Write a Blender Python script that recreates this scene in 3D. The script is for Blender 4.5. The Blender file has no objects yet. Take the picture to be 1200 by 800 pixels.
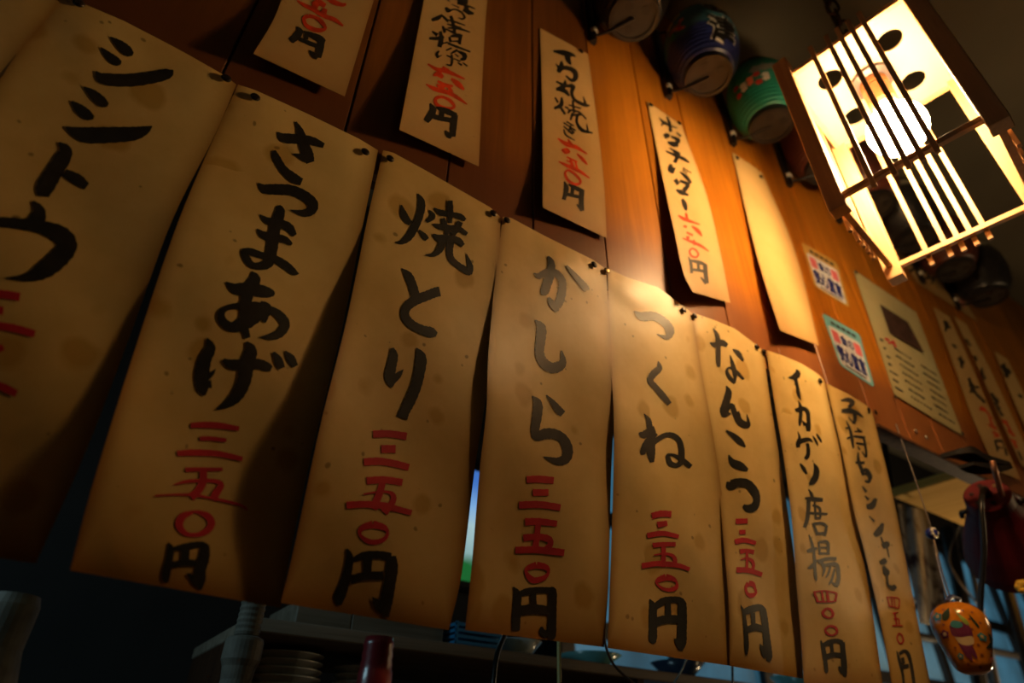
import bpy, bmesh, math, random
import numpy as np
from mathutils import Vector, Matrix, geometry

# ------------------------------------------------------------------ camera, world, lights
random.seed(7)
SC = bpy.context.scene
COL = SC.collection
CZ = 1.35                                   # eye height above the floor
FPX = 736.0                                 # focal length in pixels of a 1200 px wide frame
_H = np.array([1312., 539., FPX]); _H /= np.linalg.norm(_H)
_U = np.array([20., -1055., FPX]); _U -= _U.dot(_H) * _H; _U /= np.linalg.norm(_U)
_Y = np.cross(_U, _H)
RM = np.stack([_H, _Y, _U])                 # X along the board wall, Y into it, Z up
cam_d = bpy.data.cameras.new('camera')
cam = bpy.data.objects.new('camera', cam_d); COL.objects.link(cam)
cam_d.sensor_width = 36; cam_d.lens = FPX / 1200 * 36
cam_d.clip_start = .02; cam_d.clip_end = 60
cam_d.dof.use_dof = True; cam_d.dof.focus_distance = .86; cam_d.dof.aperture_fstop = 2.6
M4 = Matrix.Identity(4)
for i in range(3):
    M4[i][0] = RM[i, 0]; M4[i][1] = -RM[i, 1]; M4[i][2] = -RM[i, 2]
M4[2][3] = CZ
cam.matrix_world = M4
SC.camera = cam
SC.view_settings.view_transform = 'Standard'; SC.view_settings.look = 'None'
SC.view_settings.gamma = 1; SC.view_settings.exposure = 0.0
W = bpy.data.worlds.new('world'); SC.world = W; W.use_nodes = True
W.node_tree.nodes['Background'].inputs[0].default_value = (1, .72, .42, 1)
W.node_tree.nodes['Background'].inputs[1].default_value = .006
BULB_STRENGTH = 225.0
SC.cycles.max_bounces = 6

def lamp_area(name, loc, size, power, color, target):
    d = bpy.data.lights.new(name, 'AREA'); d.shape = 'RECTANGLE'; d.size, d.size_y = size
    d.energy = power; d.color = color
    o = bpy.data.objects.new(name, d); COL.objects.link(o); o.location = loc
    o.rotation_euler = (Vector(target) - Vector(loc)).to_track_quat('-Z', 'Y').to_euler()
    return o
# added warm fill with no visible fitting, behind and left of the camera
lamp_area('room_fill_light', (-1.3, -1.2, 3.2), (.5, .5), .5, (1, .66, .34), (-.2, .6, 1.7))

lamp_area('kitchen_fill_light', (-.7, .82, CZ + .5), (.5, .1), 1.7, (.5, .85, 1), (.4, 1.25, CZ + .1))  # unseen cool fill, added to brighten the dishes around the kitchen shelf
# the next pendant along the counter, outside the frame on the right
_d = bpy.data.lights.new('next_pendant_bulb', 'POINT'); _d.energy = 5.5; _d.color = (1, .66, .32); _d.shadow_soft_size = .14
_o = bpy.data.objects.new('next_pendant_bulb', _d); COL.objects.link(_o); _o.location = (3.0, -.05, CZ + .55)
# unseen warm fill added to brighten the soffit board, beyond the right edge
_d = bpy.data.lights.new('soffit_fill_light', 'POINT'); _d.energy = 30.0; _d.color = (1, .72, .40); _d.shadow_soft_size = .05
_o = bpy.data.objects.new('soffit_fill_light', _d); COL.objects.link(_o); _o.location = (3.6, .95, CZ + .15)

def ray(px, py): return RM @ np.array([px - 600., py - 400., FPX])
def at(px, py, Y=None, Z=None, X=None, D=None):
    """the world point seen at a pixel of the photo, on a plane of the place or at a distance"""
    r = ray(px, py)
    if Y is not None: t = Y / r[1]
    elif Z is not None: t = (Z - CZ) / r[2]
    elif X is not None: t = X / r[0]
    else: t = D / np.linalg.norm(r)
    p = r * t
    return Vector((p[0], p[1], p[2] + CZ))
def proj(P):
    c = RM.T @ np.array([P[0], P[1], P[2] - CZ])
    return (600 + FPX * c[0] / c[2], 400 + FPX * c[1] / c[2])

# ------------------------------------------------------------------ materials
def nt(name):
    m = bpy.data.materials.new(name); m.use_nodes = True
    t = m.node_tree; b = t.nodes['Principled BSDF']
    return m, t, b
def N(t, kind, **kw):
    n = t.nodes.new(kind)
    for k, v in kw.items():
        if k.startswith('i_'):
            key = k[2:]; key = int(key) if key.isdigit() else key.replace('_', ' ')
            n.inputs[key].default_value = v
        else: setattr(n, k, v)
    return n
def L(t, a, b): t.links.new(a, b)
def rgba(c): return (c[0], c[1], c[2], 1)
PL = {}
def plain(name, col, rough=.5, metal=0, spec=.5, noise=0, scale=20, emit=None, es=0, coat=0):
    m, t, b = nt(name)
    b.inputs['Base Color'].default_value = rgba(col); b.inputs['Roughness'].default_value = rough
    b.inputs['Metallic'].default_value = metal; b.inputs['Specular IOR Level'].default_value = spec
    b.inputs['Coat Weight'].default_value = coat
    if emit: b.inputs['Emission Color'].default_value = rgba(emit); b.inputs['Emission Strength'].default_value = es
    if noise:
        tc = N(t, 'ShaderNodeTexCoord'); n = N(t, 'ShaderNodeTexNoise', i_Scale=scale, i_Detail=5.)
        r = N(t, 'ShaderNodeValToRGB')
        r.color_ramp.elements[0].position = .3; r.color_ramp.elements[1].position = .7
        r.color_ramp.elements[0].color = rgba([c * (1 - noise) for c in col])
        r.color_ramp.elements[1].color = rgba([min(1, c * (1 + noise * .6)) for c in col])
        L(t, tc.outputs['Object'], n.inputs['Vector']); L(t, n.outputs[0], r.inputs[0]); L(t, r.outputs[0], b.inputs['Base Color'])
    return m

def paper_mat(name, base, stain, amount=1.0, seed=0., edge=.5, blot=1.0):
    m, t, b = nt(name)
    uv = N(t, 'ShaderNodeTexCoord'); mp = N(t, 'ShaderNodeMapping'); mp.inputs['Location'].default_value = (seed, seed * .37, seed * 1.7)
    L(t, uv.outputs['Object'], mp.inputs[0])
    n1 = N(t, 'ShaderNodeTexNoise', i_Scale=7., i_Detail=6., i_Roughness=.6); L(t, mp.outputs[0], n1.inputs['Vector'])
    r1 = N(t, 'ShaderNodeValToRGB'); r1.color_ramp.elements[0].position = .38; r1.color_ramp.elements[1].position = .68
    r1.color_ramp.elements[0].color = rgba(base); r1.color_ramp.elements[1].color = rgba([base[i] * .55 + stain[i] * .45 for i in range(3)])
    L(t, n1.outputs[0], r1.inputs[0])
    # round oil blotches
    wob = N(t, 'ShaderNodeTexNoise', i_Scale=22., i_Detail=2.); L(t, mp.outputs[0], wob.inputs['Vector'])
    add = N(t, 'ShaderNodeMixRGB', blend_type='ADD', i_Fac=.018); L(t, mp.outputs[0], add.inputs[1]); L(t, wob.outputs['Color'], add.inputs[2])
    v = N(t, 'ShaderNodeTexVoronoi', i_Scale=17.); L(t, add.outputs[0], v.inputs['Vector'])
    sub = N(t, 'ShaderNodeMath', operation='MULTIPLY_ADD'); sep = N(t, 'ShaderNodeSeparateColor'); L(t, v.outputs['Color'], sep.inputs[0])
    sub.inputs[1].default_value = .62; sub.inputs[2].default_value = -.17; L(t, sep.outputs[0], sub.inputs[0])
    lt = N(t, 'ShaderNodeMath', operation='SUBTRACT'); L(t, sub.outputs[0], lt.inputs[0]); L(t, v.outputs['Distance'], lt.inputs[1])
    mr = N(t, 'ShaderNodeMapRange'); mr.inputs['From Max'].default_value = .11; mr.inputs['To Max'].default_value = .6 * blot; L(t, lt.outputs[0], mr.inputs[0])
    mx = N(t, 'ShaderNodeMixRGB', i_Color2=rgba(stain)); L(t, mr.outputs[0], mx.inputs[0]); L(t, r1.outputs[0], mx.inputs[1])
    # small dark specks
    v2 = N(t, 'ShaderNodeTexVoronoi', i_Scale=60.); L(t, add.outputs[0], v2.inputs['Vector'])
    sep2 = N(t, 'ShaderNodeSeparateColor'); L(t, v2.outputs['Color'], sep2.inputs[0])
    m2 = N(t, 'ShaderNodeMath', operation='MULTIPLY_ADD'); m2.inputs[1].default_value = .9; m2.inputs[2].default_value = -.66; L(t, sep2.outputs[1], m2.inputs[0])
    l2 = N(t, 'ShaderNodeMath', operation='SUBTRACT'); L(t, m2.outputs[0], l2.inputs[0]); L(t, v2.outputs['Distance'], l2.inputs[1])
    mr2 = N(t, 'ShaderNodeMapRange'); mr2.inputs['From Max'].default_value = .08; mr2.inputs['To Max'].default_value = .7 * amount; L(t, l2.outputs[0], mr2.inputs[0])
    mx2 = N(t, 'ShaderNodeMixRGB', i_Color2=rgba([c * .35 for c in stain])); L(t, mr2.outputs[0], mx2.inputs[0]); L(t, mx.outputs[0], mx2.inputs[1])
    # browned edges and lower end, from the sheet's own coordinates
    su = N(t, 'ShaderNodeSeparateXYZ'); L(t, uv.outputs['UV'], su.inputs[0])
    def edge_of(sock, hi):
        a = N(t, 'ShaderNodeMapRange')
        if hi: a.inputs['From Min'].default_value, a.inputs['From Max'].default_value = .86, 1.
        else: a.inputs['From Min'].default_value, a.inputs['From Max'].default_value = .12, 0.
        L(t, sock, a.inputs[0]); return a.outputs[0]
    e = edge_of(su.outputs[0], True)
    for s, h in ((su.outputs[0], False), (su.outputs[1], True)):
        mm = N(t, 'ShaderNodeMath', operation='MAXIMUM'); L(t, e, mm.inputs[0]); L(t, edge_of(s, h), mm.inputs[1]); e = mm.outputs[0]
    pw = N(t, 'ShaderNodeMath', operation='POWER'); pw.inputs[1].default_value = 2.2; L(t, e, pw.inputs[0])
    ln = N(t, 'ShaderNodeMapRange'); ln.inputs['From Min'].default_value = .35; ln.inputs['To Max'].default_value = .34; L(t, su.outputs[1], ln.inputs[0])
    me = N(t, 'ShaderNodeMath', operation='MULTIPLY_ADD'); me.inputs[1].default_value = edge; L(t, pw.outputs[0], me.inputs[0]); L(t, ln.outputs[0], me.inputs[2])
    mx3 = N(t, 'ShaderNodeMixRGB', i_Color2=rgba([stain[0] * .62, stain[1] * .5, stain[2] * .35])); L(t, me.outputs[0], mx3.inputs[0]); L(t, mx2.outputs[0], mx3.inputs[1])
    L(t, mx3.outputs[0], b.inputs['Base Color'])
    b.inputs['Roughness'].default_value = .44; b.inputs['Specular IOR Level'].default_value = .6
    nb = N(t, 'ShaderNodeTexNoise', i_Scale=26., i_Detail=4.); L(t, mp.outputs[0], nb.inputs['Vector'])
    bp = N(t, 'ShaderNodeBump', i_Strength=.22, i_Distance=.003); L(t, nb.outputs[0], bp.inputs['Height']); L(t, bp.outputs[0], b.inputs['Normal'])
    return m

def wood_mat(name, c0, c1, lowc=None, rough=.38, axis='Z', scale=1.0, lowz=2.22, seed=0., spec=.35):
    m, t, b = nt(name)
    tc = N(t, 'ShaderNodeTexCoord'); mp = N(t, 'ShaderNodeMapping')
    s = {'Z': (55, 55, 2.2), 'X': (2.2, 55, 55), 'Y': (55, 2.2, 55)}[axis]
    mp.inputs['Scale'].default_value = [k * scale for k in s]; mp.inputs['Location'].default_value = (seed, seed, seed)
    oi = N(t, 'ShaderNodeObjectInfo')
    L(t, tc.outputs['Object'], mp.inputs[0])
    av = N(t, 'ShaderNodeVectorMath', operation='ADD'); L(t, mp.outputs[0], av.inputs[0])
    sc = N(t, 'ShaderNodeVectorMath', operation='SCALE'); sc.inputs[3].default_value = 40.; L(t, oi.outputs['Random'], sc.inputs[0])
    L(t, sc.outputs[0], av.inputs[1])
    n = N(t, 'ShaderNodeTexNoise', i_Scale=1., i_Detail=6., i_Roughness=.62, i_Distortion=.6); L(t, av.outputs[0], n.inputs['Vector'])
    r = N(t, 'ShaderNodeValToRGB'); r.color_ramp.elements[0].position = .34; r.color_ramp.elements[1].position = .66
    r.color_ramp.elements[0].color = rgba(c0); r.color_ramp.elements[1].color = rgba(c1); L(t, n.outputs[0], r.inputs[0])
    out = r.outputs[0]
    big = N(t, 'ShaderNodeTexNoise', i_Scale=2.5, i_Detail=3.); L(t, tc.outputs['Object'], big.inputs['Vector'])
    rb = N(t, 'ShaderNodeMapRange'); rb.inputs['From Min'].default_value = .35; rb.inputs['From Max'].default_value = .7; rb.inputs['To Max'].default_value = .45; L(t, big.outputs[0], rb.inputs[0])
    mb = N(t, 'ShaderNodeMixRGB', i_Color2=rgba([c * .55 for c in c0])); L(t, rb.outputs[0], mb.inputs[0]); L(t, out, mb.inputs[1]); out = mb.outputs[0]
    # tone of each board
    hs = N(t, 'ShaderNodeHueSaturation'); mv = N(t, 'ShaderNodeMapRange'); mv.inputs['To Min'].default_value = .78; mv.inputs['To Max'].default_value = 1.15
    L(t, oi.outputs['Random'], mv.inputs[0]); L(t, mv.outputs[0], hs.inputs['Value']); L(t, out, hs.inputs['Color']); out = hs.outputs[0]
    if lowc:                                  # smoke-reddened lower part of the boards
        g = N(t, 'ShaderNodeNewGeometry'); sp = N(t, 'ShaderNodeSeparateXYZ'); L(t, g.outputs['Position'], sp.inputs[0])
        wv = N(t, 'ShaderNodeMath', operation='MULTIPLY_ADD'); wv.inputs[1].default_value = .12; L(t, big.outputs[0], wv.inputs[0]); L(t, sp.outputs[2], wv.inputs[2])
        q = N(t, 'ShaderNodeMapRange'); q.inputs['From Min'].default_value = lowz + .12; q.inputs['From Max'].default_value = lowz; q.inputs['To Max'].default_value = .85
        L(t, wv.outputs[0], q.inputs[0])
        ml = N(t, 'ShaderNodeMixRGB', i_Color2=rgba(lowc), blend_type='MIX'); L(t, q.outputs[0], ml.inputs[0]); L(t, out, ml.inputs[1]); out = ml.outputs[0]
    L(t, out, b.inputs['Base Color']); b.inputs['Roughness'].default_value = rough
    b.inputs['Specular IOR Level'].default_value = spec
    bp = N(t, 'ShaderNodeBump', i_Strength=.15, i_Distance=.002); L(t, n.outputs[0], bp.inputs['Height']); L(t, bp.outputs[0], b.inputs['Normal'])
    return m

PAPERS = [paper_mat('aged_paper_%d' % i, (.80, .575, .225), (.50, .27, .03), 1, seed=i * 3.1 + 1.37, edge=.75) for i in range(5)]
PAPER_UP = paper_mat('menu_paper_upper', (.62, .41, .17), (.5, .3, .1), .3, seed=9., edge=.25, blot=.2)
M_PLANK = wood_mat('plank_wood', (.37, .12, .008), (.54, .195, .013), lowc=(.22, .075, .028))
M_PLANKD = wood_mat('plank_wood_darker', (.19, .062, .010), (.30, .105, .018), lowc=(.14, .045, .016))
M_DARKWOOD = wood_mat('dark_wood', (.05, .02, .01), (.11, .045, .02), rough=.7, spec=.15)
M_LAMPWOOD = wood_mat('lamp_wood', (.46, .26, .12), (.62, .37, .17), rough=.5, scale=1.6)
M_HONEY = wood_mat('honey_wood', (.62, .33, .06), (.86, .54, .14), axis='Y', rough=.85, spec=.08)
M_SHELF = wood_mat('grey_shelf_wood', (.2, .15, .1), (.34, .27, .2), axis='X', rough=.6)
M_INK = plain('black_ink', (.018, .016, .014), .40, spec=.55, noise=.4, scale=60)
M_INKGREY = plain('thin_grey_ink', (.05, .05, .052), .5, spec=.3, noise=.4, scale=60)
M_RED = plain('red_marker', (.56, .026, .042), .5, spec=.3, noise=.12, scale=40)
M_ORANGE = plain('vermilion_brush', (.66, .05, .008), .5, spec=.3, noise=.35, scale=50)
M_TACK = plain('dark_tack', (.035, .025, .018), .3, metal=.6)
M_BRASS = plain('worn_brass', (.55, .42, .22), .3, metal=.9)
M_STEEL = plain('steel_pin', (.6, .58, .55), .25, metal=1)
M_BLACK = plain('black_lacquer', (.012, .011, .011), .35)
M_MATTE = plain('matte_black_plastic', (.008, .007, .007), .6, spec=.15)
M_WHITE = plain('white_paint', (.8, .77, .7), .5)
M_CEIL = plain('ceiling_plaster', (.15, .135, .095), .9, noise=.12, scale=3)
M_FLOOR = plain('floor_tiles', (.12, .09, .07), .6, noise=.3, scale=5)
M_DARKWALL = plain('smoky_wall', (.018, .015, .013), .8, noise=.3, scale=4)

# ------------------------------------------------------------------ object helpers
def tag(o, label=None, cat=None, group=None, kind=None):
    if label: o['label'] = label
    if cat: o['category'] = cat
    if group: o['group'] = group
    if kind: o['kind'] = kind
    return o
def empty(name, loc, label=None, cat=None, group=None):
    o = bpy.data.objects.new(name, None); COL.objects.link(o); o.location = loc; o.empty_display_size = .02
    return tag(o, label, cat, group)
def link(name, me, mat, parent=None, smooth=False, label=None):
    """link a mesh given in world coordinates; under a parent it keeps its place"""
    if mat and not me.materials: me.materials.append(mat)
    if smooth: me.polygons.foreach_set('use_smooth', [True] * len(me.polygons))
    o = bpy.data.objects.new(name, me); COL.objects.link(o)
    if parent:
        o.parent = parent
        p = parent; off = Vector((0, 0, 0)); mw = Matrix.Identity(4); chain = []
        while p: chain.append(p); p = p.parent
        for q in reversed(chain): mw = mw @ q.matrix_basis
        me.transform(mw.inverted())
    if label: o['label'] = label
    return o
def pym(vs, fs):
    me = bpy.data.meshes.new('m'); me.from_pydata([tuple(v) for v in vs], [], fs); me.update(); return me
def bme(bm):
    me = bpy.data.meshes.new('m'); bmesh.ops.recalc_face_normals(bm, faces=bm.faces); bm.to_mesh(me); bm.free(); return me
def box_into(bm, a, b, M=None, bev=0):
    a, b = Vector(a), Vector(b); c = (a + b) / 2; d = b - a
    r = bmesh.ops.create_cube(bm, size=1); vs = r['verts']
    for v in vs:
        v.co = Vector((v.co.x * d.x, v.co.y * d.y, v.co.z * d.z)) + c
    if bev:
        es = list({e for v in vs for e in v.link_edges})
        vs = list({v for f in bmesh.ops.bevel(bm, geom=es, offset=bev, segments=1, affect='EDGES')['faces'] for v in f.verts} | {v for v in vs if v.is_valid})
    if M:
        for v in vs: v.co = M @ v.co
    return vs
def box(a, b, M=None, bev=0):
    bm = bmesh.new(); box_into(bm, a, b, M, bev); return bme(bm)
def lathe(prof, seg=32, M=None, cap=True):
    vs, fs = [], []
    for (r, z) in prof:
        for k in range(seg):
            a = 2 * math.pi * k / seg; vs.append(Vector((r * math.cos(a), r * math.sin(a), z)))
    n = len(prof)
    for i in range(n - 1):
        for k in range(seg):
            k2 = (k + 1) % seg; fs.append((i * seg + k, i * seg + k2, (i + 1) * seg + k2, (i + 1) * seg + k))
    if cap and prof[0][0] > 1e-5: fs.append(tuple(reversed(range(seg))))
    if cap and prof[-1][0] > 1e-5: fs.append(tuple(range((n - 1) * seg, n * seg)))
    if M: vs = [M @ v for v in vs]
    me = pym(vs, fs)
    bm = bmesh.new(); bm.from_mesh(me); bmesh.ops.remove_doubles(bm, verts=bm.verts, dist=1e-6)
    bmesh.ops.recalc_face_normals(bm, faces=bm.faces); bm.to_mesh(me); bm.free(); return me
def smooth_pts(pts, n=6):
    P = [np.array(p, float) for p in pts]
    if len(P) < 3: return [P[0] + (P[-1] - P[0]) * k / n for k in range(n + 1)]
    out = []
    for i in range(len(P) - 1):
        p0 = P[max(i - 1, 0)]; p1 = P[i]; p2 = P[i + 1]; p3 = P[min(i + 2, len(P) - 1)]
        if i == 0: p0 = 2 * p1 - p2
        if i == len(P) - 2: p3 = 2 * p2 - p1
        for k in range(n):
            t = k / n
            out.append(.5 * ((2 * p1) + (p2 - p0) * t + (2 * p0 - 5 * p1 + 4 * p2 - p3) * t * t + (-p0 + 3 * p1 - 3 * p2 + p3) * t ** 3))
    out.append(P[-1]); return out
def tube_me(pts, r, seg=8, n=6):
    P = [Vector(p) for p in smooth_pts([tuple(p) for p in pts], n)]
    rs = r if callable(r) else (lambda t: r)
    vs, fs = [], []; up = Vector((.13, .31, .94)).normalized()
    for i, p in enumerate(P):
        d = (P[min(i + 1, len(P) - 1)] - P[max(i - 1, 0)]).normalized()
        a = d.cross(up); a = a.normalized() if a.length > 1e-4 else Vector((1, 0, 0)); b = d.cross(a)
        rr = rs(i / (len(P) - 1))
        for k in range(seg):
            t = 2 * math.pi * k / seg; vs.append(p + (a * math.cos(t) + b * math.sin(t)) * rr)
    for i in range(len(P) - 1):
        for k in range(seg): k2 = (k + 1) % seg; fs.append((i * seg + k, i * seg + k2, (i + 1) * seg + k2, (i + 1) * seg + k))
    fs.append(tuple(reversed(range(seg)))); fs.append(tuple(range((len(P) - 1) * seg, len(P) * seg)))
    return pym(vs, fs)
def join(*mes):
    bm = bmesh.new()
    for me in mes: bm.from_mesh(me); bpy.data.meshes.remove(me)
    me = bpy.data.meshes.new('m'); bm.to_mesh(me); bm.free(); return me
def rotz(a): return Matrix.Rotation(a, 4, 'Z')
def T(x, y, z): return Matrix.Translation((x, y, z))

# print: glyphs of the built-in font, mapped onto a surface by fn(u, v) with u right and v down in 0..1
def text_flat(s, bold=.0, vertical=False):
    cu = bpy.data.curves.new('t', 'FONT'); cu.body = s; cu.offset = bold; cu.resolution_u = 3
    o = bpy.data.objects.new('t', cu); COL.objects.link(o)
    dg = bpy.context.evaluated_depsgraph_get(); me = bpy.data.meshes.new_from_object(o.evaluated_get(dg))
    bpy.data.objects.remove(o); bpy.data.curves.remove(cu)
    return me
def text_on(s, fn, bold=0., cuts=0):
    me = text_flat(s, bold)
    if cuts:
        bm = bmesh.new(); bm.from_mesh(me); bmesh.ops.triangulate(bm, faces=bm.faces)
        bmesh.ops.subdivide_edges(bm, edges=bm.edges, cuts=cuts, use_grid_fill=True); bm.to_mesh(me); bm.free()
    xs = [v.co.x for v in me.vertices]; ys = [v.co.y for v in me.vertices]
    if not xs: return me
    x0, x1, y0, y1 = min(xs), max(xs), min(ys), max(ys)
    for v in me.vertices: v.co = fn((v.co.x - x0) / (x1 - x0), (y1 - v.co.y) / (y1 - y0))
    return me
# ------------------------------------------------------------------ the setting
YW = .60                                    # face of the board wall
ZB = CZ + .697                              # its lower edge
ZC = CZ + 2.0                               # ceiling
def structure(name, me, mat, parent=None):
    o = link(name, me, mat, parent)
    if not parent: o['kind'] = 'structure'
    return o
structure('floor', box((-4, -4, -.05), (8, 3.2, 0)), M_FLOOR)
structure('ceiling', box((-4, -4, ZC), (8, 3.2, ZC + .05)), M_CEIL)
wf = structure('wall_front', box((-1.9, YW + .014, ZB + .004), (5.6, YW + .034, ZC)), M_DARKWOOD)
x = -.05 - .165 * 11; 
while x < 5.4:
    j = random.uniform(-.0008, .0008)
    me = box((x + .0012, YW + j, ZB + random.uniform(-.001, .001)), (x + .165 - .0012, YW + .015, ZC - .002), bev=.0013)
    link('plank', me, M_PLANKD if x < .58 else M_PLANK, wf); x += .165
structure('trim_1', box((1.44, YW - .006, ZB - .012), (5.6, YW + .036, ZB - .001), bev=.002), M_DARKWOOD)
structure('wall_kitchen', box((-4, 1.9, 0), (8, 1.95, ZC)), M_DARKWALL)
structure('wall_right', box((7.95, -4, 0), (8, 3.2, ZC)), M_DARKWALL)
structure('wall_left', box((-4, -4, 0), (-3.95, 3.2, ZC)), M_DARKWALL)
structure('wall_back', box((-4, -4, 0), (8, -3.95, ZC)), M_DARKWALL)
ct = empty('service_counter', (1, .8, 0), 'dark wooden serving counter below the hanging paper strips', 'counter')
link('counter_top', box((-1.6, .50, 1.10), (5.5, .96, 1.14), bev=.004), M_DARKWOOD, ct)
link('front_panel', box((-1.6, .56, 0), (5.5, .6, 1.10)), M_DARKWOOD, ct)

# ------------------------------------------------------------------ sheets of paper hanging or pinned
def resample(poly, n):
    P = np.array(smooth_pts(poly, 8)) if len(poly) > 2 else np.array(poly, float)
    d = np.concatenate([[0], np.cumsum(np.linalg.norm(np.diff(P, axis=0), axis=1))]); d /= d[-1]
    t = np.linspace(0, 1, n)
    return np.stack([np.interp(t, d, P[:, 0]), np.interp(t, d, P[:, 1])], 1)
class Sheet:
    """a sheet measured by its left and right edges in the photo and the depth Y(u, v) of the paper"""
    def __init__(s, left, right, depth, top=None):
        s.l, s.r = resample(left, 81), resample(right, 81); s.depth = depth; s.top = top or []
    def px(s, u, v):
        k = min(max(v, 0), 1) * 80; i = min(int(k), 79); f = k - i
        if v < 0: f = v * 80; i = 0
        if v > 1: i = 79; f = v * 80 - 79
        a = s.l[i] * (1 - f) + s.l[i + 1] * f; b = s.r[i] * (1 - f) + s.r[i + 1] * f
        p = a * (1 - u) + b * u
        if s.top:
            us = [q[0] for q in s.top]; ds = [q[1] for q in s.top]
            w = max(0, 1 - max(v, 0) / .12) ** 2
            uu = min(max(u, 0), 1); p = p + np.array([0, np.interp(uu, us, ds) * w])
        return p
    def pt(s, u, v, off=0):
        p = s.px(u, v); P = at(p[0], p[1], Y=s.depth(u, v) - off); return P
    def inv(s, x, y):
        u, v = .5, .5; tgt = np.array([x, y])
        for _ in range(14):
            p = s.px(u, v); e = 1e-3
            J = np.stack([(s.px(u + e, v) - p) / e, (s.px(u, v + e) - p) / e], 1)
            d = np.linalg.solve(J, tgt - p); d = np.clip(d, -.4, .4); u += d[0]; v += d[1]
            if abs(d[0]) + abs(d[1]) < 1e-4: break
        return u, v
    def mesh(s, nu=22, nv=60, th=.0005):
        vs, fs, uvs = [], [], []
        for side in (0, 1):
            for j in range(nv + 1):
                for i in range(nu + 1):
                    vs.append(s.pt(i / nu, j / nv, -side * th)); uvs.append((i / nu, j / nv))
        n = (nu + 1) * (nv + 1); w = nu + 1
        for j in range(nv):
            for i in range(nu):
                a = j * w + i; fs.append((a, a + w, a + w + 1, a + 1)); fs.append((n + a, n + a + 1, n + a + w + 1, n + a + w))
        rim = [i for i in range(w)] + [j * w + nu for j in range(1, nv + 1)] + [nv * w + i for i in range(nu - 1, -1, -1)] + [j * w for j in range(nv - 1, 0, -1)]
        base = len(vs)
        for r_ in rim: vs.append(vs[r_]); uvs.append(uvs[r_]); vs.append(vs[n + r_]); uvs.append(uvs[r_])
        for k in range(len(rim)):
            a, b = base + 2 * k, base + 2 * ((k + 1) % len(rim)); fs.append((a, b, b + 1, a + 1))
        me = pym(vs, fs); ul = me.uv_layers.new(name='UVMap')
        for lp in me.loops: ul.data[lp.index].uv = uvs[lp.vertex_index]
        return me
def split_chars(blocks, bounds):
    """sort the strokes into characters by the height of their middles"""
    out = [[] for _ in range(len(bounds) + 1)]
    for (ox, oy, sc, data) in blocks:
        for st in data.split(';'):
            ys = [oy + float(tok.split(',')[1]) / sc for tok in st.split()]
            y = (min(ys) + max(ys)) / 2; out[sum(y > b_ for b_ in bounds)].append((ox, oy, sc, st))
    return [o for o in out if o]
def ribbons(sheet, blocks, off0=.0006, wm=1.1):
    """brush strokes: blocks of (ox, oy, scale, 'x,y,w x,y,w; ...') measured in the photo"""
    vs, fs = [], []; k = 0
    for (ox, oy, sc, data) in blocks:
        for st in data.split(';'):
            pts = [tuple(float(q) for q in tok.split(',')) for tok in st.split()]
            if len(pts) < 2: continue
            P = [np.array([ox + p[0] / sc, oy + p[1] / sc, max(p[2], 1) / sc]) for p in pts]
            P = smooth_pts(P, 6); k += 1; off = off0 + (k % 12) * .00003
            base = len(vs); m = len(P)
            for i, p in enumerate(P):
                d = P[min(i + 1, m - 1)][:2] - P[max(i - 1, 0)][:2]; ln = np.linalg.norm(d) or 1; nrm = np.array([-d[1], d[0]]) / ln
                w = max(p[2], .3) / 2 * wm * (1 + .05 * math.sin(i * 2.3 + k))
                for q in (-1, 0, 1):
                    xy = p[:2] + nrm * w * q
                    u, v = sheet.inv(xy[0], xy[1])
                    if q == 0 and False: pass
                    vs.append(sheet.pt(u, v, off))
            for i in range(m - 1):
                a = base + 3 * i; fs += [(a, a + 3, a + 4, a + 1), (a + 1, a + 4, a + 5, a + 2)]
    return pym(vs, fs)
def hang(v): return .592 + .076 * v          # plumb-hung strips leave the board and swing inwards
def bump(x, c, w): return math.exp(-((x - c) / w) ** 2)

CHARS = {}
CHARS['L1'] = ([(0, 30, 3.636, "470,48,4 510,80,34 545,110,40 567,122,14;430,92,4 460,125,28 495,152,34 517,158,14;408,195,6 440,225,44 540,233,50 640,222,48 715,205,40 738,190,6;357,260,4 395,290,34 435,325,40 460,338,16;305,322,8 340,355,38 375,382,38 400,392,14;280,432,8 320,452,40 375,466,62 480,465,62 570,460,54 620,445,34 648,428,4;252,497,8 278,540,56 230,625,66 192,690,70 185,728,44;275,625,30 330,655,44 370,685,30"),
 (0, 220, 3.077, "118,48,10 140,85,44 130,125,60;-16,122,34 60,128,36 150,142,44 215,168,60 245,205,62 215,250,66 160,295,60 100,322,30 20,325,3")],
 [(0, 220, 3.077, "-20,380,26 30,386,28 72,393,28;-20,440,24 12,443,28;-20,493,24 60,508,26 126,527,24;-20,590,20 12,573,22;-20,708,26 20,722,26 60,742,24")])
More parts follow.
